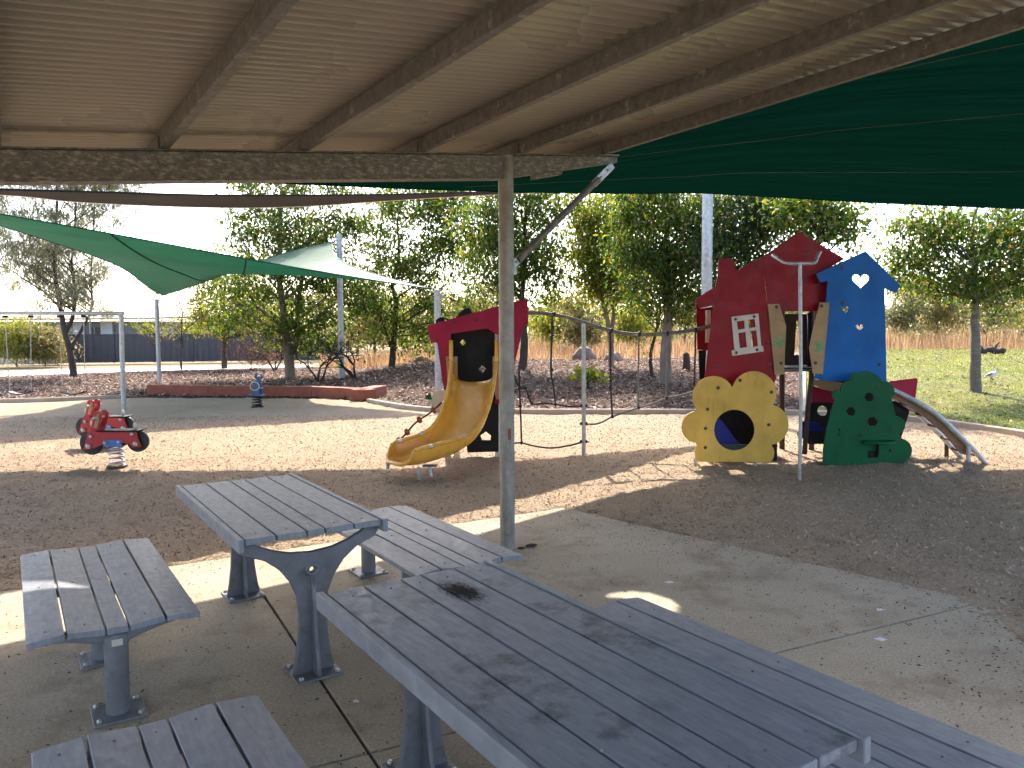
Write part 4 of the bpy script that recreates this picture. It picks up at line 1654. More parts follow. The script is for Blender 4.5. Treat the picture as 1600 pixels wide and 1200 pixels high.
def knots(L, r=.03):
    for a, b in L:
        o = bpy.data.objects.new('knot', knot)
        COL.objects.link(o)
        o.parent = rb
        o.location = rr.P(a, b, YB)
        o.scale = (r, r, r)


def rope(L, mat='rope', r=.0135):
    MB().tube(catmull([rr.P(a, b, YB) for a, b in L], 4), r, 7).obj('rope', M[mat], rb, smooth=True)


rope([(863, 491), (862, 530), (861, 578), (865, 605), (868, 632)])
rope([(811, 578), (812, 606), (813, 634), (815, 692)])
rope([(953, 516), (954, 545), (954, 578), (955, 620), (957, 651)])
rope([(998, 522), (998, 560), (997, 600), (998, 637)], 'rope_grey')
rope([(1043, 521), (1043, 560), (1041, 600), (1042, 622)], 'rope_grey')
rope([(1087, 515), (1086, 560), (1085, 604)])
rope([(800, 693), (815, 692), (835, 697), (862, 700), (890, 696), (912, 690)])
rope([(800, 578), (812, 606), (821, 606), (831, 630), (848, 630), (868, 632), (890, 635), (912, 634)])
rope([(912, 662), (928, 663), (942, 659), (957, 651), (978, 644), (998, 637), (1020, 631), (1042, 622), (1062, 618), (1083, 612), (1110, 600)], 'rope_grey')
knots([(865.5, 491), (955, 516.5), (999, 522), (1043, 521), (1087, 515.5)], .036)
knots([(862, 578), (868, 632), (812, 606), (821, 606), (831, 630), (813, 634), (815, 692), (957, 651), (998, 637), (1042, 622), (954, 578), (953, 605)], .026)
knots([(908, 634), (916, 634), (908, 662), (916, 662), (908, 690), (916, 690)], .024)

# ---------------------------------------------------------------- spring motorbikes
S_ = .000843


def bike(label, loc_):
    t = thing('spring_motorbike', label, 'spring rider', loc_, group='red spring motorbikes')
    q = lambda L: [((x - 830) * S_, (1090 - y) * S_) for x, y in L]
    body = q([(365, 806), (440, 560), (500, 470), (528, 330), (552, 222), (590, 202), (640, 206), (670, 245), (662, 330), (610, 470), (592, 535), (1205, 535), (1228, 640), (1272, 762), (1130, 772), (1095, 715),
              (1000, 705), (985, 690), (690, 690), (650, 735), (520, 782)])
    grip = q([(575, 470), (600, 330), (612, 250), (640, 235), (650, 260), (640, 340), (600, 470)])
    for s in (-1, 1):
        o = mkobj('side_panel', panel_mesh('side_panel', body, [], .02, .004), M['bikered'], t)
        o.location = (0, s * .085, 0)
        g = mkobj('grip_inlay', panel_mesh('grip_inlay', q([(545, 465), (575, 340), (600, 250), (635, 232), (645, 260), (630, 350), (590, 468)]), [], .004, .001), M['tan'], o)
        g.location = (0, s * .0125, 0)
        MB().box(((838 - 830) * S_, s * .103, (1090 - 712) * S_), (.25, .012, .095)).obj('footrest_block', M['bikeblue'], t, bevel=.006)
        for bx_, by_, sz in ((500, 600, .05), (455, 748, .07), (1148, 560, .05), (1200, 715, .07), (722, 698, .045), (942, 690, .045)):
            bolt(((bx_ - 830) * S_, s * (.11 if 700 < bx_ < 1000 else .096), (1090 - by_) * S_), sz, t, (0, s, 0))
    for cx, cy, r in ((450, 715, 192), (1182, 690, 172)):
        mb = MB().lathe([(r * S_ * .3, -.028), (r * S_ * .8, -.03), (r * S_, -.018), (r * S_, .018), (r * S_ * .8, .03), (r * S_ * .3, .028)], 32,
                        ((cx - 830) * S_, 0, (1090 - cy) * S_), Matrix.Rotation(math.pi / 2, 3, 'X'))
        wl = mb.obj('wheel', M['rubber'], t, smooth='auto')
    MB().box(((920 - 830) * S_, 0, (1090 - 512) * S_), (.56, .26, .016)).obj('seat_board', M['black'], t, bevel=.006)
    MB().tube([((1140 - 830) * S_, 0, (1090 - 500) * S_), ((1140 - 830) * S_, 0, (1090 - 440) * S_), ((1130 - 830) * S_, 0, (1090 - 395) * S_)], [.02, .024, .012], 12).obj('tail_knob', M['cream'], t, smooth=True)
    MB().tube([((600 - 830) * S_, -.2, (1090 - 300) * S_), ((600 - 830) * S_, .2, (1090 - 300) * S_)], .016, 12).obj('handlebar', M['cream'], t, smooth='auto')
    MB().lathe([(.01, -.05), (.05, -.03), (.055, .01), (.02, .04)], 14, ((485 - 830) * S_, 0, (1090 - 400) * S_), Matrix.Rotation(R(-80), 3, 'Y')).obj('headlight', M['cream'], t, smooth=True)
    P = []
    for i in range(121):
        a = 2 * math.pi * 4.3 * i / 120
        P.append((.088 * math.cos(a), .088 * math.sin(a), .01 + .27 * i / 120))
    MB().tube(P, .011, 8).obj('spring', plain('pale spring steel', (.32, .33, .42), .4, .15, 30, 0, 40, .4), t, smooth=True)
    MB().box((.01, 0, .29), (.2, .16, .03)).obj('spring_clamp', M['black'], t, bevel=.005)
    MB().lathe([(.13, -.03), (.13, .012), (.1, .02)], 20).obj('base_plate', M['brown'], t)
    return t


b1 = bike('red and black spring motorbike in front, with blue footrest block and coil showing', gp(183, 728))
b2 = copy_tree(b1)
p_ = dp(164, 0, 11.2)
b2.location = (dp(166, 640, 12.05).x, 12.05, 0)
b2['label'] = 'red and black spring motorbike half hidden behind the front one'

# blue spring rider
bp_ = gp(402, 636)
t = thing('spring_rider', 'small blue spring rider standing before the rust red edging wall', 'spring rider', bp_)
MB().lathe([(.15, 0), (.15, .02), (.03, .03)], 20).obj('base_plate', M['black'], t)
P = [(.11 * math.cos(2 * math.pi * 4 * i / 96), .11 * math.sin(2 * math.pi * 4 * i / 96), .02 + .25 * i / 96) for i in range(97)]
MB().tube(P, .016, 8).obj('spring', M['rubber'], t, smooth=True)
MB().box((0, -.05, .295), (.34, .42, .03)).obj('foot_board', M['springblue'], t, bevel=.01)
pn = [(-.1, .3), (-.11, .5), (-.07, .66), (0, .70), (.06, .66), (.09, .5), (.1, .3)]
for y, sc_ in ((-.12, .92), (.1, 1.05)):
    o = mkobj('side_panel', panel_mesh('side_panel', [(x * .8, z * sc_) for x, z in pn], [circ((0, .5), .03, 12)], .025, .004), M['springblue'], t)
    o.location = (.02, y, 0)
o = MB().box((.05, 0, .46), (.16, .26, .03)).obj('seat', M['springblue'], t, bevel=.008)
for y in (-.16,):
    MB().tube([(.0 + .11 * math.cos(a), y, .52 + .1 * math.sin(a)) for a in np.linspace(0, 2 * math.pi, 17)[:-1]], .012, 8, closed=True).obj('grab_ring', M['cream'], t, smooth=True)
MB().tube([(-.02, 0, .7), (-.01, 0, .8), (.03, 0, .82)], [.03, .035, .02], 10).obj('ear', M['springblue'], t, smooth=True)
MB().tube([(.09, .1, .7), (.1, .1, .79)], [.03, .02], 10).obj('ear', M['springblue'], t, smooth=True)

# ---------------------------------------------------------------- swing
sw_p = gp(194, 646)
sw = thing('swing_frame', 'galvanised swing frame with two hanging black belt seats at left', 'swing', sw_p)
rw = Rig(sw)
YS = sw_p.y
MB().tube([(0, 0, -.2), (0, 0, 1), rw.P(189.5, 491, YS)], .052, 18).obj('post', M['galv'], sw, smooth='auto')
MB().tube([rw.P(-220, 489, YS), rw.P(0, 489, YS), rw.P(193, 490, YS)], .042, 16).obj('top_bar', M['galv'], sw, smooth='auto')
for (a, b, c_, d_) in (((8, 493), (15, 612), (48, 493), (49, 612)), ((93, 493), (98, 612), (131, 493), (133, 612))):
    for tp, bt in ((a, b), (c_, d_)):
        MB().box(rw.P(tp[0], tp[1] + 1.5, YS), (.1, .06, .05)).obj('hanger', M['black'], sw, bevel=.005)
        p, q = rw.P(tp[0], tp[1] + 3, YS), rw.P(bt[0], bt[1], YS)
        P = [p.lerp(q, i / 30) for i in range(31)]
        MB().tube(P, [.011 if i % 2 else .007 for i in range(31)], 5).obj('chain', M['galv'], sw)
    A_s, B_s = rw.P(b[0], b[1], YS), rw.P(d_[0], d_[1], YS)
    mb = MB()
    for i in range(9):
        f = i / 8
        c = A_s.lerp(B_s, f) + Vector((0, 0, -.07 * 4 * f * (1 - f) * .8))
        for yy, zz in ((-.09, .012), (.09, .012), (.09, -.012), (-.09, -.012)):
            mb.v.append(tuple(c + Vector((0, yy, zz))))
    for i in range(8):
        a0 = 4 * i
        for j in range(4):
            mb.f.append((a0 + j, a0 + (j + 1) % 4, a0 + 4 + (j + 1) % 4, a0 + 4 + j))
    mb.f += [(3, 2, 1, 0), (32, 33, 34, 35)]
    mb.obj('belt_seat', M['rubber'], sw, smooth='auto')

# ---------------------------------------------------------------- rust red edging wall
rwp = [gp(229, 617), gp(325, 619), gp(430, 620.5), gp(487, 621), gp(540, 623.5), gp(569, 627)]
wl = thing('edging_wall', 'low rust red rendered wall of straight blocks edging the sand', 'low wall', (rwp[2].x, rwp[2].y, 0))
O_ = Vector((rwp[2].x, rwp[2].y, 0))
WH = .30
segs = list(zip(rwp[:-1], rwp[1:])) + [(rwp[-1] + Vector((.0, .012, 0)), gp(596, 620) + Vector((.1, .35, 0)))]
for a, b in segs:
    d = (b - a).normalized()
    n_ = Vector((-d.y, d.x, 0))
    a2, b2 = a + d * .006, b - d * .006
    P = [a2, b2, b2 + n_ * .38, a2 + n_ * .38]
    MB().quadbox([(p - O_) + Vector((0, 0, z)) for z in (-.1, WH) for p in P]).obj('wall_block', M['rust'], wl, bevel=.008)

# ================================================================== BACKGROUND: fence, houses
fn_l, fn_r = gp(92, 566), gp(420, 561)
fa = Vector((fn_l.x, 48.5, 0))
fb = Vector((-12.0, 53.5, 0))
fe = thing('boundary_fence', 'dark slate steel panel fence behind the dry verge at left', 'fence', fa)
npan = 8
mb_p = None
for i in range(npan):
    a, b = fa.lerp(fb, i / npan), fa.lerp(fb, (i + 1) / npan)
    d = (b - a).normalized()
    n_ = Vector((d.y, -d.x, 0))
    L_ = (b - a).length
    mb = MB()
    k = 24
    for j in range(k + 1):
        o_ = .018 if (j // 1) % 4 in (1, 2) else -.012
        p = a + d * (.03 + (L_ - .06) * j / k) + n_ * o_ - fa
        mb.v += [(p.x, p.y, .03), (p.x, p.y, 1.82)]
    for j in range(k):
        q = 2 * j
        mb.f.append((q, q + 2, q + 3, q + 1))
    mb.obj('fence_panel', M['fence'], fe)
    MB().bar(a - fa + d * .03 + Vector((0, 0, 1.84)), b - fa - d * .03 + Vector((0, 0, 1.84)), .06, .05).obj('top_rail', M['fence'], fe)
    MB().box(a - fa + Vector((0, 0, .93)), (.07, .07, 1.88), rz=math.atan2(d.y, d.x)).obj('fence_post', M['fence'], fe)
# open mesh fence to the left of it
wf = thing('wire_fence', 'thin dark wire fence in front of the leafy hedge at far left', 'fence', (fa.x - 8, 47, 0))
for i in range(5):
    MB().tube([(i * 2 - 1, 0, 0), (i * 2 - 1, 0, 1.85)], .03, 8).obj('wire_post', M['fence'], wf)
MB().tube([(-1, 0, 1.82), (7.5, .6, 1.82)], .02, 6).obj('wire_rail', M['fence'], wf)
kb = MB().bar(gp(-120, 571) + Vector((0, 0, .2)), gp(92, 568) + Vector((0, 0, .15)), .3, .35)
tag(kb.obj('kerb_wall', M['path'], None), 'low pale concrete kerb wall below the hedge at far left', 'kerb wall')

hs = thing('house', 'long low grey house with dark flat roof behind the slate fence', 'house', (-26, 64, 0))
hO = Vector((-26, 64, 0))


def hbox(name, x0, x1, z0, z1, y, d, mat, parent=hs):
    return MB().box(((x0 + x1) / 2 - hO.x, y + d / 2 - hO.y, (z0 + z1) / 2), (x1 - x0, d, z1 - z0)).obj(name, M[mat], parent)


hx = lambda px, Y=62: dp(px, 520, Y).x
hz = lambda py, Y=62: dp(400, py, Y).z
hbox('wall', hx(-60), hx(112), 0, hz(501), 62.6, 8, 'wallgrey')
hbox('wall', hx(112), hx(128), 0, hz(501), 62.2, 8, 'wallpale')
hbox('wall', hx(128.2), hx(157), 0, hz(501), 62.4, 8, 'wallgrey')
hbox('wall', hx(157.2), hx(176), 0, hz(500.5), 62.0, 8, 'wallpale')
hbox('wall', hx(176.2), hx(222), 0, hz(503), 62.3, 8, 'wallgrey')
hbox('wall', hx(222.2), hx(372), 0, hz(506), 62.9, 8, 'wallpale')
wdw = hbox('window', hx(136), hx(153), hz(521), hz(510.5), 62.3, .08, 'glassdark')
for px in (144.2,):
    hbox('mullion', hx(px), hx(px + .9), hz(521), hz(510.5), 62.26, .03, 'wallpale')
wd2 = hbox('window', hx(40), hx(66), hz(521), hz(508), 62.52, .06, 'glassdark')
hbox('post', hx(150.4), hx(151.4), 0, hz(499), 61.0, .2, 'wallpale')
r1 = MB().quadbox([(p[0] - hO.x, p[1] - hO.y, p[2]) for p in ((hx(-80), 60.6, hz(499.5)), (hx(230), 60.6, hz(499)), (hx(230), 72, hz(492)), (hx(-80), 72, hz(490)),
                                                            (hx(-80), 60.6, hz(497)), (hx(230), 60.6, hz(497)), (hx(230), 72, hz(489)), (hx(-80), 72, hz(487)))])
r1.obj('roof', M['roofdark'], hs)
r2 = MB().quadbox([(p[0] - hO.x, p[1] - hO.y, p[2]) for p in ((hx(224), 61.2, hz(505.5)), (hx(378), 61.2, hz(506)), (hx(378), 72, hz(497)), (hx(224), 72, hz(495)),
                                                            (hx(224), 61.2, hz(502)), (hx(378), 61.2, hz(503.5)), (hx(378), 72, hz(495)), (hx(224), 72, hz(493)))])
r2.obj('roof', M['roofdark'], hs)

# ================================================================== TREES


def bez(a, b, c, n):
    return [a * (1 - t) ** 2 + b * 2 * t * (1 - t) + c * t * t for t in [i / n for i in range(n + 1)]]


def tree(name, label, cat, base, stems, crown, nclump, per, leaf, mats, seed, clump_r=.35, droop=.5, tilt=.7, limbs=30, group=None, start=.35, shell=.5, twigs=0):
    """stems: list of (list of points, r0, r1) relative to the base; crown: ellipsoids (cx,cy,cz,rx,ry,rz)"""
    g = np.random.default_rng(seed)
    rd = random.Random(seed)
    t = thing(name, label, cat, base, group=group)
    wood = MB()
    lines = []
    for P, r0, r1 in stems:
        C = catmull(P, 5)
        for i, p in enumerate(C):
            p.x += .03 * fbm(i * .7, seed)
            p.y += .03 * fbm(i * .7, seed + 9)
        rr_ = [r0 + (r1 - r0) * (i / (len(C) - 1)) ** .8 for i in range(len(C))]
        rr_[0] *= 1.25
        wood.tube(C, rr_, 10)
        lines.append((C, rr_))
    vol = np.array([c[3] * c[4] * c[5] for c in crown]) ** .8
    vol /= vol.sum()
    cen = []
    for k in range(nclump):
        c = crown[g.choice(len(crown), p=vol)]
        d = g.normal(size=3)
        d /= np.linalg.norm(d)
        r = g.uniform(0, 1) ** (1 / (3 + 2 * shell)) * (1 + .10 * g.normal())
        cen.append(np.array(c[:3]) + d * r * np.array(c[3:6]))
    cen = np.array(cen)
    cen = cen[cen[:, 2] > .3]
    # limbs
    pick = g.permutation(len(cen))[:limbs]
    for k in pick:
        q = Vector(cen[k])
        C, rr_ = lines[rd.randrange(len(lines))]
        hor = math.hypot(q.x - C[-1].x, q.y - C[-1].y)
        zt = q.z - .75 * hor
        i0 = min(range(len(C)), key=lambda i: abs(C[i].z - zt))
        i0 = max(int(len(C) * start), min(i0, len(C) - 1))
        a = C[i0]
        mid = a.lerp(q, .5) + Vector((rd.uniform(-.15, .15), rd.uniform(-.15, .15), -.05 * (q - a).length + rd.uniform(-.1, .25)))
        n = 6
        B_ = bez(a, mid, q, n)
        r = min(rr_[i0] * .55, .012 + .022 * (q - a).length)
        wood.tube(B_, [r + (.006 - r) * (i / n) ** .7 for i in range(n + 1)], 6)
        for _ in range(twigs):
            i1 = rd.randrange(2, n + 1)
            e = B_[i1] + Vector((rd.gauss(0, .35), rd.gauss(0, .35), rd.gauss(-.05, .25)))
            wood.tube(bez(B_[i1], B_[i1].lerp(e, .5) + Vector((0, 0, .05)), e, 3), [.008, .006, .005, .003], 4)
    wood.obj('trunk', M[mats[0]], t, smooth=True)
    m = len(cen)
    if per:
        npc = np.maximum(4, (per * g.uniform(.4, 1.6, m)).astype(int))
        idx = np.repeat(np.arange(m), npc)
        rad = clump_r * g.uniform(.6, 1.4, m)
        P = cen[idx] + g.normal(size=(len(idx), 3)) * rad[idx][:, None] * np.array([1, 1, .75])
        L = leaf[0] * g.uniform(.65, 1.25, len(P))
        Vq, Fq = leaf_quads(P, L, leaf[1] * L / leaf[0] * g.uniform(.8, 1.2, len(P)), tilt, seed + 1, droop)
        Vq[:, 2] = np.maximum(Vq[:, 2], .02)
        mkobj('crown', np_mesh('crown', Vq, Fq), M[mats[1]], t)
    return t


def straight(h, lean=(0, 0), n=5, w_=.08, seed=0, x0=0, y0=0):
    r_ = random.Random(seed)
    return [Vector((x0 + lean[0] * i / n + (r_.uniform(-w_, w_) if 0 < i else 0), y0 + lean[1] * i / n + (r_.uniform(-w_, w_) if 0 < i else 0), h * i / n - (.15 if i == 0 else 0))) for i in range(n + 1)]


def crown_px(base, L):
    """ellipsoids given as picture centre / size at the tree's own distance"""
    out = []
    Y = base.y
    for cx, cy, rx, ry, *dy in L:
        c = dp(cx, cy, Y + (dy[0] if dy else 0)) - base
        s = Y / FPX
        out.append((c.x, c.y, c.z, rx * s, max(rx, ry) * s * .8, ry * s))
    return out


# casuarina at far left
B = gt(116, 589)
tree('casuarina_tree', 'tall feathery grey casuarina with dark forked trunk at far left', 'tree', B,
     [([(0, 0, -.2), (-.1, 0, .9), (-.35, 0, 2.1), (-.55, .1, 3.2), (-.7, .1, 4.6), (-.5, 0, 6.2), (-.35, 0, 8.6), (-.3, 0, 10.5)], .16, .03),
      ([(-.3, 0, 1.9), (0, .1, 2.6), (.1, .1, 3.6), (.05, .1, 5.0), (.2, .2, 6.6), (.3, .2, 8.8)], .1, .025),
      ([(-.1, 0, 1.2), (.4, .2, 2.2), (.75, .2, 3.0), (.8, .2, 4.6), (1.0, .2, 6.6), (1.2, 0, 8.2)], .08, .02)],
     crown_px(B, [(55, 330, 95, 100), (110, 400, 80, 80), (60, 440, 70, 45), (150, 300, 70, 60), (20, 380, 60, 60), (120, 240, 110, 70), (150, 470, 35, 25), (215, 395, 30, 16)]), 420, 80, (.30, .036), ('bark_dark', 'leaf_needle'), 21,
     .24, .9, .5, 120, start=.3, shell=.3, twigs=2)
# slim light trees near the left pole
for i, (px, py, cw, tone, lab) in enumerate(((246, 579, ((225, 470, 40, 45), (250, 500, 35, 30), (215, 440, 30, 25)), 'leaf_yellow', 'slim pale leaved sapling just left of the short sail pole'),
                                              (284, 578, ((285, 480, 40, 40), (300, 440, 30, 30), (270, 510, 30, 22)), 'leaf_olive', 'slim pale leaved sapling just right of the short sail pole'))):
    B = gt(px, py)
    tree('slim_tree', lab, 'tree', B, [(straight(4.4, (.1, 0), 6, .1, i), .06, .012)], crown_px(B, cw), 90, 16, (.13, .045), ('bark_dark', tone), 31 + i, .25, .5, .7, 30, group='slim young trees', start=.25, twigs=1)
B = gt(351, 576)
tree('broad_tree', 'yellow green tree with straight dark trunk in front of the slate fence', 'tree', B, [(straight(4.6, (.1, .1), 6, .06, 3), .17, .04)],
     crown_px(B, [(350, 475, 55, 45), (375, 440, 60, 50), (330, 500, 35, 22), (400, 490, 45, 30)]), 200, 60, (.18, .075), ('bark_dark', 'leaf_yellow'), 41, .32, .5, .7, 30)
# big forked tree behind the sail
B = gt(455, 591)
tree('broad_tree', 'large dense tree with pale forked trunk behind the far green sail', 'tree', B,
     [([(0, 0, -.2), (-.1, 0, 1.0), (-.2, 0, 2.2), (-.35, 0, 3.8), (-.3, 0, 6.0), (-.2, 0, 7.6)], .24, .05), ([(-.05, 0, .8), (.25, .1, 1.7), (.35, .1, 3.2), (.7, .1, 4.8), (1.0, .1, 6.8)], .14, .03)],
     crown_px(B, [(440, 330, 95, 70), (400, 400, 75, 70), (505, 380, 85, 80), (455, 460, 120, 60), (370, 480, 45, 45), (540, 450, 60, 60), (460, 280, 90, 40), (545, 330, 45, 50), (480, 520, 90, 28)]), 430, 62, (.19, .078), ('bark_pale', 'leaf_green'), 51, .29, .55, .65, 60, start=.3)
B = gt(612, 573)
tree('broad_tree', 'mid green tree behind the slide tower, left of the steel post', 'tree', B,
     [(straight(6.5, (.3, .3), 7, .12, 5), .16, .04), ([(.0, 0, .9), (-.5, .1, 2.3), (-.9, .1, 4)], .08, .02)],
     crown_px(B, [(650, 360, 85, 80), (700, 440, 75, 75), (620, 450, 55, 60), (660, 310, 80, 40), (730, 350, 65, 70), (590, 500, 45, 35), (660, 520, 70, 40)]), 400, 60, (.19, .078), ('bark_dark', 'leaf_green'), 52, .30, .55, .65, 50, start=.25)
B = gt(816, 578)
tree('broad_tree', 'dark trunked tree with drooping leaves directly behind the steel post', 'tree', B,
     [(straight(6.5, (.2, .2), 7, .08, 6), .17, .04)],
     crown_px(B, [(820, 370, 60, 70), (775, 420, 45, 60), (850, 420, 42, 45), (830, 320, 70, 40), (760, 340, 45, 50), (845, 470, 30, 25)]), 280, 46, (.21, .07), ('bark_dark', 'leaf_green'), 53, .34, .8, .55, 40, start=.4)
B = gt(955, 573)
tree('broad_tree', 'slim grey forked tree with yellow green leaves above the boulders', 'tree', B,
     [([(0, 0, -.2), (-.03, 0, 1.0), (-.25, 0, 2.2), (-.6, 0, 3.6), (-.7, 0, 5.4)], .13, .03), ([(-.02, 0, .9), (.1, 0, 2.2), (.25, 0, 4.2), (.3, 0, 5.6)], .1, .03)],
     crown_px(B, [(930, 380, 45, 55), (975, 420, 55, 50), (935, 440, 35, 28), (965, 340, 65, 50)]), 330, 66, (.17, .07), ('bark_pale', 'leaf_yellow'), 54, .32, .6, .65, 36, start=.4)
B = gt(1040, 600)
tree('broad_tree', 'deep green tree with thick pale trunk left of the red playhouse', 'tree', B,
     [(straight(6.0, (.1, .2), 7, .05, 7), .2, .05)],
     crown_px(B, [(1045, 360, 85, 70), (1090, 420, 75, 65), (1010, 430, 60, 55), (1120, 350, 70, 60), (1050, 310, 90, 40), (1000, 370, 50, 50), (1060, 470, 60, 28)]), 400, 52, (.16, .065), ('bark_pale', 'leaf_green'), 55, .26, .75, .6, 50, start=.4)
B = gt(1020, 588)
tree('slim_tree', 'thin crooked dark stemmed tree with few leaves beside the pale trunk', 'tree', B,
     [([(0, 0, -.1), (-.08, 0, .6), (.08, 0, 1.4), (.22, 0, 2.0), (.2, 0, 3.2), (.35, 0, 4.6)], .07, .02)],
     crown_px(B, [(1020, 540, 18, 12), (1010, 470, 30, 25), (1030, 420, 40, 40)]), 50, 22, (.14, .055), ('bark_dark', 'leaf_yellow'), 56, .24, .5, .7, 16, group='slim young trees', start=.3)
B = Vector((6.3, 21.5, th(6.3, 21.5)))
tree('broad_tree', 'dark green tree whose crown shows above the red playhouse roof', 'tree', B,
     [(straight(5.2, (.2, 0), 6, .08, 8), .14, .04)],
     crown_px(B, [(1175, 360, 60, 55), (1140, 420, 55, 70), (1215, 330, 55, 35), (1180, 310, 60, 30)]), 280, 40, (.14, .06), ('bark_dark', 'leaf_dark'), 57, .28, .6, .65, 30)
B = Vector((7.9, 19.5, th(7.9, 19.5)))
tree('broad_tree', 'light green large leaved tree peeking over the playhouse gable', 'tree', B,
     [(straight(4.6, (-.2, 0), 6, .1, 9), .1, .03)],
     crown_px(B, [(1280, 340, 55, 32), (1245, 325, 45, 28), (1320, 350, 28, 26), (1270, 390, 40, 40)]), 130, 26, (.16, .085), ('bark_dark', 'leaf_green'), 58, .26, .6, .65, 30, start=.4)
B = gt(1524, 613)
tree('broad_tree', 'round crowned tree with ringed grey trunk standing on the lawn at right', 'tree', B,
     [(straight(4.6, (-.15, .1), 7, .04, 10), .15, .04)],
     crown_px(B, [(1500, 400, 95, 65), (1430, 390, 55, 45), (1580, 410, 80, 65), (1520, 345, 110, 35), (1470, 440, 60, 28), (1560, 455, 60, 30), (1640, 390, 70, 60), (1400, 360, 30, 25)]), 340, 40, (.15, .06), ('bark_grey', 'leaf_green'), 59, .23, .55, .65, 60, start=.5)

# dead bare shrubs
def bare_shrub(label, base, h, seed, spread=1.0):
    rd = random.Random(seed)
    t = thing('bare_shrub', label, 'shrub', base, group='bare shrubs')
    mb = MB()

    def grow(p, d, L, r, lev):
        e = p + d * L
        mid = p.lerp(e, .5) + Vector((rd.gauss(0, .06), rd.gauss(0, .06), rd.gauss(0, .04))) * L
        mb.tube([p, mid, e], [r, r * .85, r * .65], 6)
        if lev == 0:
            return
        for _ in range(rd.choice((2, 2, 3))):
            q = Vector((d.x + rd.gauss(0, .55) * spread, d.y + rd.gauss(0, .5), d.z + rd.gauss(.05, .3))).normalized()
            grow(e, q, L * rd.uniform(.6, .9), r * .62, lev - 1)
    for _ in range(3):
        a = rd.uniform(0, 6.28)
        grow(Vector((rd.uniform(-.05, .05), 0, -.05)), Vector((math.cos(a) * .6 * spread, math.sin(a) * .5, .9)).normalized(), h * .34, .045, 4)
    mb.obj('branches', M['twig'], t, smooth=True)


bare_shrub('dead bare dark shrub in the mulch just left of the tall sail pole', gt(498, 597), 2.0, 4)
bare_shrub('dead bare dark shrub spreading just right of the tall sail pole', gt(556, 592), 1.9, 9, 1.4)
bare_shrub('leaning dark dead shrub in front of the reddish dry bush', gt(430, 578), 2.1, 13, 1.2)

# shrubs
def bush(name, label, base, crown, n, per, leaf, mat, seed, group=None, cr_=.22, wood='twig', droop=.3):
    return tree(name, label, 'shrub', base, [([(0, 0, -.05), (.02, 0, .3), (.05, .02, .7)], .035, .012)], crown_px(base, crown), n, per, leaf, (wood, mat), seed, cr_, droop, .75, 14, group=group, start=.1)


bush('leafy_shrub', 'small bright green seedling in the mulch behind the rope bridge post', gt(918, 606), [(918, 588, 25, 13), (925, 572, 10, 8)], 26, 14, (.17, .1), 'leaf_yellow', 61, cr_=.12)
bush('dry_shrub', 'reddish dry bush at the end of the path', gt(392, 578), [(395, 548, 40, 22), (425, 555, 40, 20)], 100, 26, (.12, .03), 'leaf_rust', 62, cr_=.3)
for i, (px, py, C_, lab) in enumerate(((20, 572, [(25, 530, 38, 28)], 'leafy yellow green hedge shrub at the left picture edge below the swing bar'),
                                       (62, 572, [(62, 535, 30, 28), (80, 545, 22, 18)], 'leafy yellow green hedge shrub beside the wire fence, next to the slate fence'))):
    bush('hedge_shrub', lab, Vector((gp(px, py).x, 45.5, 0)), C_, 130, 46, (.2, .07), 'leaf_bush' if i else 'leaf_yellow', 63 + i, 'hedge shrubs at the left', .42)
for i, (px, lab) in enumerate(((232, 'bright young shrub peeking over the slate fence nearest the swing post'), (303, 'small bright young shrub peeking over the slate fence, middle one of three'), (337, 'bright young shrub peeking over the slate fence by the dark straight trunk'))):
    b_ = Vector((dp(px, 520, 56).x, 56, 0))
    bush('fence_shrub', lab, b_, [(px, 517, 9, 11)], 22, 26, (.18, .08), 'leaf_yellow', 71 + i, 'shrubs behind the fence', .2)

# distant bush: saplings and scrub behind the dry grass, each on its own stem
rd = random.Random(5)
ORD = ('first second third fourth fifth sixth seventh eighth ninth tenth eleventh twelfth thirteenth fourteenth fifteenth sixteenth seventeenth eighteenth nineteenth twentieth '
       'twenty-first twenty-second twenty-third twenty-fourth twenty-fifth twenty-sixth twenty-seventh').split()
spots = [(585, 44, 395), (560, 52, 430), (630, 60, 440), (690, 50, 460), (735, 44, 470), (780, 58, 440), (860, 46, 480), (885, 60, 460), (905, 42, 455), (940, 66, 440), (985, 48, 470), (1010, 62, 450), (1070, 52, 460), (1130, 60, 430),
         (1180, 50, 440), (1240, 62, 450), (1300, 54, 440), (1400, 54, 430), (1430, 62, 425), (1462, 54, 445), (1490, 64, 430), (1545, 54, 445), (1580, 62, 430), (1630, 56, 430), (520, 60, 440), (470, 66, 450), (430, 58, 480)]
for i, (px, Y, top) in enumerate(spots):
    x = dp(px, 500, Y).x
    b_ = Vector((x, Y, th(x, Y)))
    zt = dp(px, top, Y).z - b_.z
    w_ = rd.uniform(1.3, 2.3)
    cr2 = []
    for k in range(5):
        zc = zt * rd.uniform(.3, .92)
        cr2.append((rd.uniform(-.9, .9) * w_ * .6, rd.uniform(-.6, .6), zc, w_ * rd.uniform(.4, .75), w_ * .5, zt * rd.uniform(.1, .2)))
    mt = ('leaf_bush', 'leaf_olive', 'leaf_yellow', 'leaf_bush')[i % 4]
    rank = sorted(q[0] for q in spots).index(px)
    tone = {'leaf_bush': 'dry green', 'leaf_olive': 'greyish olive', 'leaf_yellow': 'yellow green'}[mt]
    tree('bush_tree', '%s scrub tree in the far bushland, %s from the left' % (tone, ORD[rank]), 'tree', b_, [(straight(zt * .9, (rd.uniform(-.4, .4), 0), 5, .1, i), .07, .02)],
         cr2, 110, 34, (.24, .10), ('bark_pale' if i % 3 else 'bark_dark', mt), 100 + i, .42, .5, .7, 18, group='scrubby trees of the far bushland', start=.2)

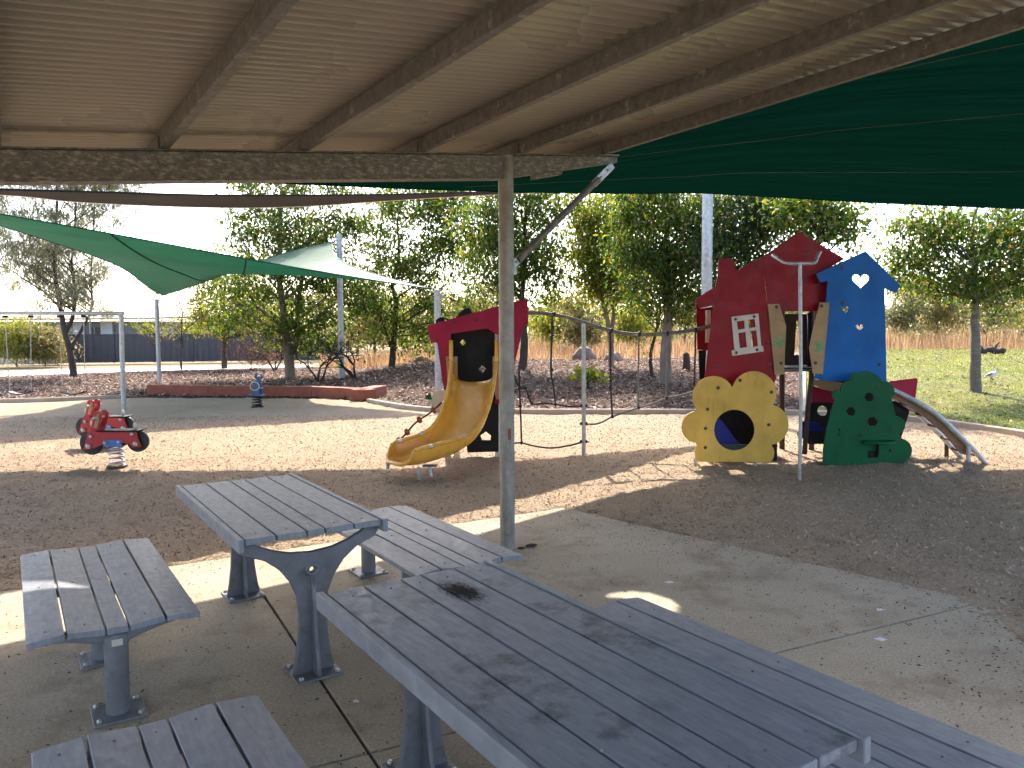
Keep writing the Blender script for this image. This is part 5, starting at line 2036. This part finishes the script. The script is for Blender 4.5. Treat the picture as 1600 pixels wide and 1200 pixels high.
# far wooded belt closing the view
P = []
g = np.random.default_rng(77)
n = 46000
x = g.uniform(-75, 110, n)
y = g.uniform(78, 96, n)
top = np.array([3.6 + 2.2 * fbm(a * .09, 3.3) + 1.2 * fbm(a * .4, 8.1) for a in x])
top *= np.where(x < -8, .55, 1.0)
z = top * g.uniform(0, 1, n) ** .8 + .5
keep = z > .2
P = np.stack([x, y, z], 1)[keep]
L = g.uniform(.35, .7, len(P))
Vq, Fq = leaf_quads(P, L, L * .5, .8, 78, .3)
tag(mkobj('far_woodland', np_mesh('far_woodland', Vq, Fq), M['leaf_olive']), 'pale far line of scrub woodland on the horizon', 'woodland', kind='stuff')

# ================================================================== SMALL THINGS
def rock(label, base, size, seed):
    import bmesh
    bm = bmesh.new()
    bmesh.ops.create_icosphere(bm, subdivisions=4, radius=1)
    for v in bm.verts:
        d = 1 + .28 * noise.noise(v.co * 1.1 + Vector((seed, 0, 0))) + .1 * noise.noise(v.co * 3 + Vector((0, seed, 0))) + .03 * noise.noise(v.co * 9)
        v.co *= d
        v.co = Vector((v.co.x * size[0], v.co.y * size[1], max(v.co.z, -.35) * size[2]))
    me = bpy.data.meshes.new('boulder')
    bm.to_mesh(me)
    bm.free()
    o = mkobj('boulder', me, M['stone'], None, smooth=True)
    o.location = base + Vector((0, 0, size[2] * .25))
    return tag(o, label, 'boulder', 'boulders at the bed edge')


B = gt(912, 562)
rock('largest tan boulder, pointed, behind the rope bridge post', B, (.52, .42, .5), 2)
B = gt(958, 564)
rock('grey brown boulder with pale end right of the pointed one', B, (.42, .38, .3), 5)
B = gt(658, 566)
rock('small low pale boulder behind the slide tower at left', B, (.42, .4, .25), 9)
B = gt(1072, 578)
st_ = MB().tube([(0, 0, -.1), (.02, 0, .25), (.0, .02, .55), (.03, 0, .62)], [.15, .13, .12, .05], 10)
o = st_.obj('tree_stump', M['bark_dark'], None, smooth=True)
o.location = B
tag(o, 'short dark tree stump in the mulch left of the playhouse', 'tree stump')
B = gt(1545, 553)
lgp = [Vector((-.75 + 1.5 * k / 14, .08 * math.sin(k * 1.3), .16 + .05 * math.sin(k * .9 + 1))) for k in range(15)]
lg = MB().tube(lgp, [.15 + .05 * fbm(k * .8, 2.2) + (-.06 if k in (0, 14) else 0) for k in range(15)], 12)
lg.tube([lgp[9], lgp[9] + Vector((.12, 0, .28)), lgp[9] + Vector((.3, .05, .42))], [.07, .05, .03], 8)
lg.tube([lgp[4], lgp[4] + Vector((-.1, -.05, .22)), lgp[4] + Vector((-.22, -.1, .3))], [.06, .045, .02], 8)
o = lg.obj('fallen_log', M['bark_dark'], None, smooth=True)
o.location = B
tag(o, 'dark fallen log at the far edge of the lawn', 'log')

# lapwing on the lawn
B = gt(1549, 600)
bd = thing('bird', 'white and grey long legged bird standing on the lawn right of the tree', 'bird', B)
k = .98
body = [((-.20, 0, .22), .008), ((-.14, 0, .235), .03), ((-.05, 0, .25), .065), ((.03, 0, .265), .075), ((.09, 0, .29), .06), ((.115, 0, .33), .035), ((.125, 0, .365), .032), ((.145, 0, .385), .035), ((.17, 0, .385), .02)]
me = MB().tube(catmull([Vector(p) for p, r in body], 3), [itp([r for p, r in body], i / (3 * (len(body) - 1))) for i in range(3 * (len(body) - 1) + 1)], 14).mesh('body')
M['feather'] = plain('white feathers', (.7, .68, .64), .7, .08, 20)
M['wing'] = plain('grey brown feathers', (.2, .17, .14), .7, .2, 20)
M['bill'] = plain('yellow bill', (.6, .4, .05), .5, .1, 20)
mkobj('body', me, M['feather'], bd, smooth=True)
for s in (-1, 1):
    MB().lathe([(.004, -.15), (.03, -.08), (.042, 0), (.035, .06), (.008, .1)], 10, (-.04, s * .045, .265), Matrix.Rotation(R(82), 3, 'Y') @ Matrix.Diagonal((1.0, .55, 1.0))).obj('wing', M['wing'], bd, smooth=True)
    MB().tube([(-.01, s * .025, .2), (.0, s * .03, .1), (-.01, s * .03, 0)], [.009, .006, .006], 6).obj('leg', M['bark_dark'], bd)
MB().lathe([(.034, 0), (.03, .014), (.01, .022)], 12, (.145, 0, .4)).obj('cap', M['black'], bd, smooth=True)
MB().tube([(.175, 0, .385), (.23, 0, .38)], [.012, .003], 8).obj('bill', M['bill'], bd, smooth=True)

# marks and litter on the slab
M['dropping'] = plain('dried white splash', (.75, .75, .73), .9, .1, 40)


def splash(label, px, py, s, seed):
    r_ = random.Random(seed)
    c = gp(px, py)
    pts = [(s * (1 + .5 * r_.uniform(-1, 1)) * math.cos(a), s * .8 * (1 + .5 * r_.uniform(-1, 1)) * math.sin(a)) for a in np.linspace(0, 6.283, 13)[:-1]]
    mb = MB()
    mb.v = [(0, 0, .003)] + [(x, y, .0012) for x, y in pts]
    mb.f = [(0, i + 1, (i + 1) % 12 + 1) for i in range(12)]
    o = mb.obj('white_splash', M['dropping'])
    o.location = c + Vector((0, 0, .001))
    tag(o, label, 'splash mark', 'white splash marks on the slab')


splash('white splash mark on the slab beyond the sun patch', 1046, 910, .028, 1)
splash('white splash mark on the slab just beyond the right joint', 1376, 953, .026, 2)
splash('white splash mark on the slab just nearer than the right joint', 1377, 999, .03, 3)
splash('small white splash mark on the slab between bench and near table', 556, 1096, .018, 4)
for px, py, s, lab in ((830, 855, .05, 'dark dry seed pod on the slab just right of the steel post'), (814, 858, .03, 'small dark dry pod touching the foot of the steel post')):
    c = gp(px, py)
    mb = MB().lathe([(.004, -s), (s * .3, -s * .5), (s * .34, 0), (s * .25, s * .6), (.003, s)], 8, (0, 0, s * .3), Matrix.Rotation(R(85), 3, 'Y'))
    o = mb.obj('seed_pod', M['bark_dark'], None, smooth=True)
    o.location = c
    tag(o, lab, 'seed pod', 'seed pods by the post')
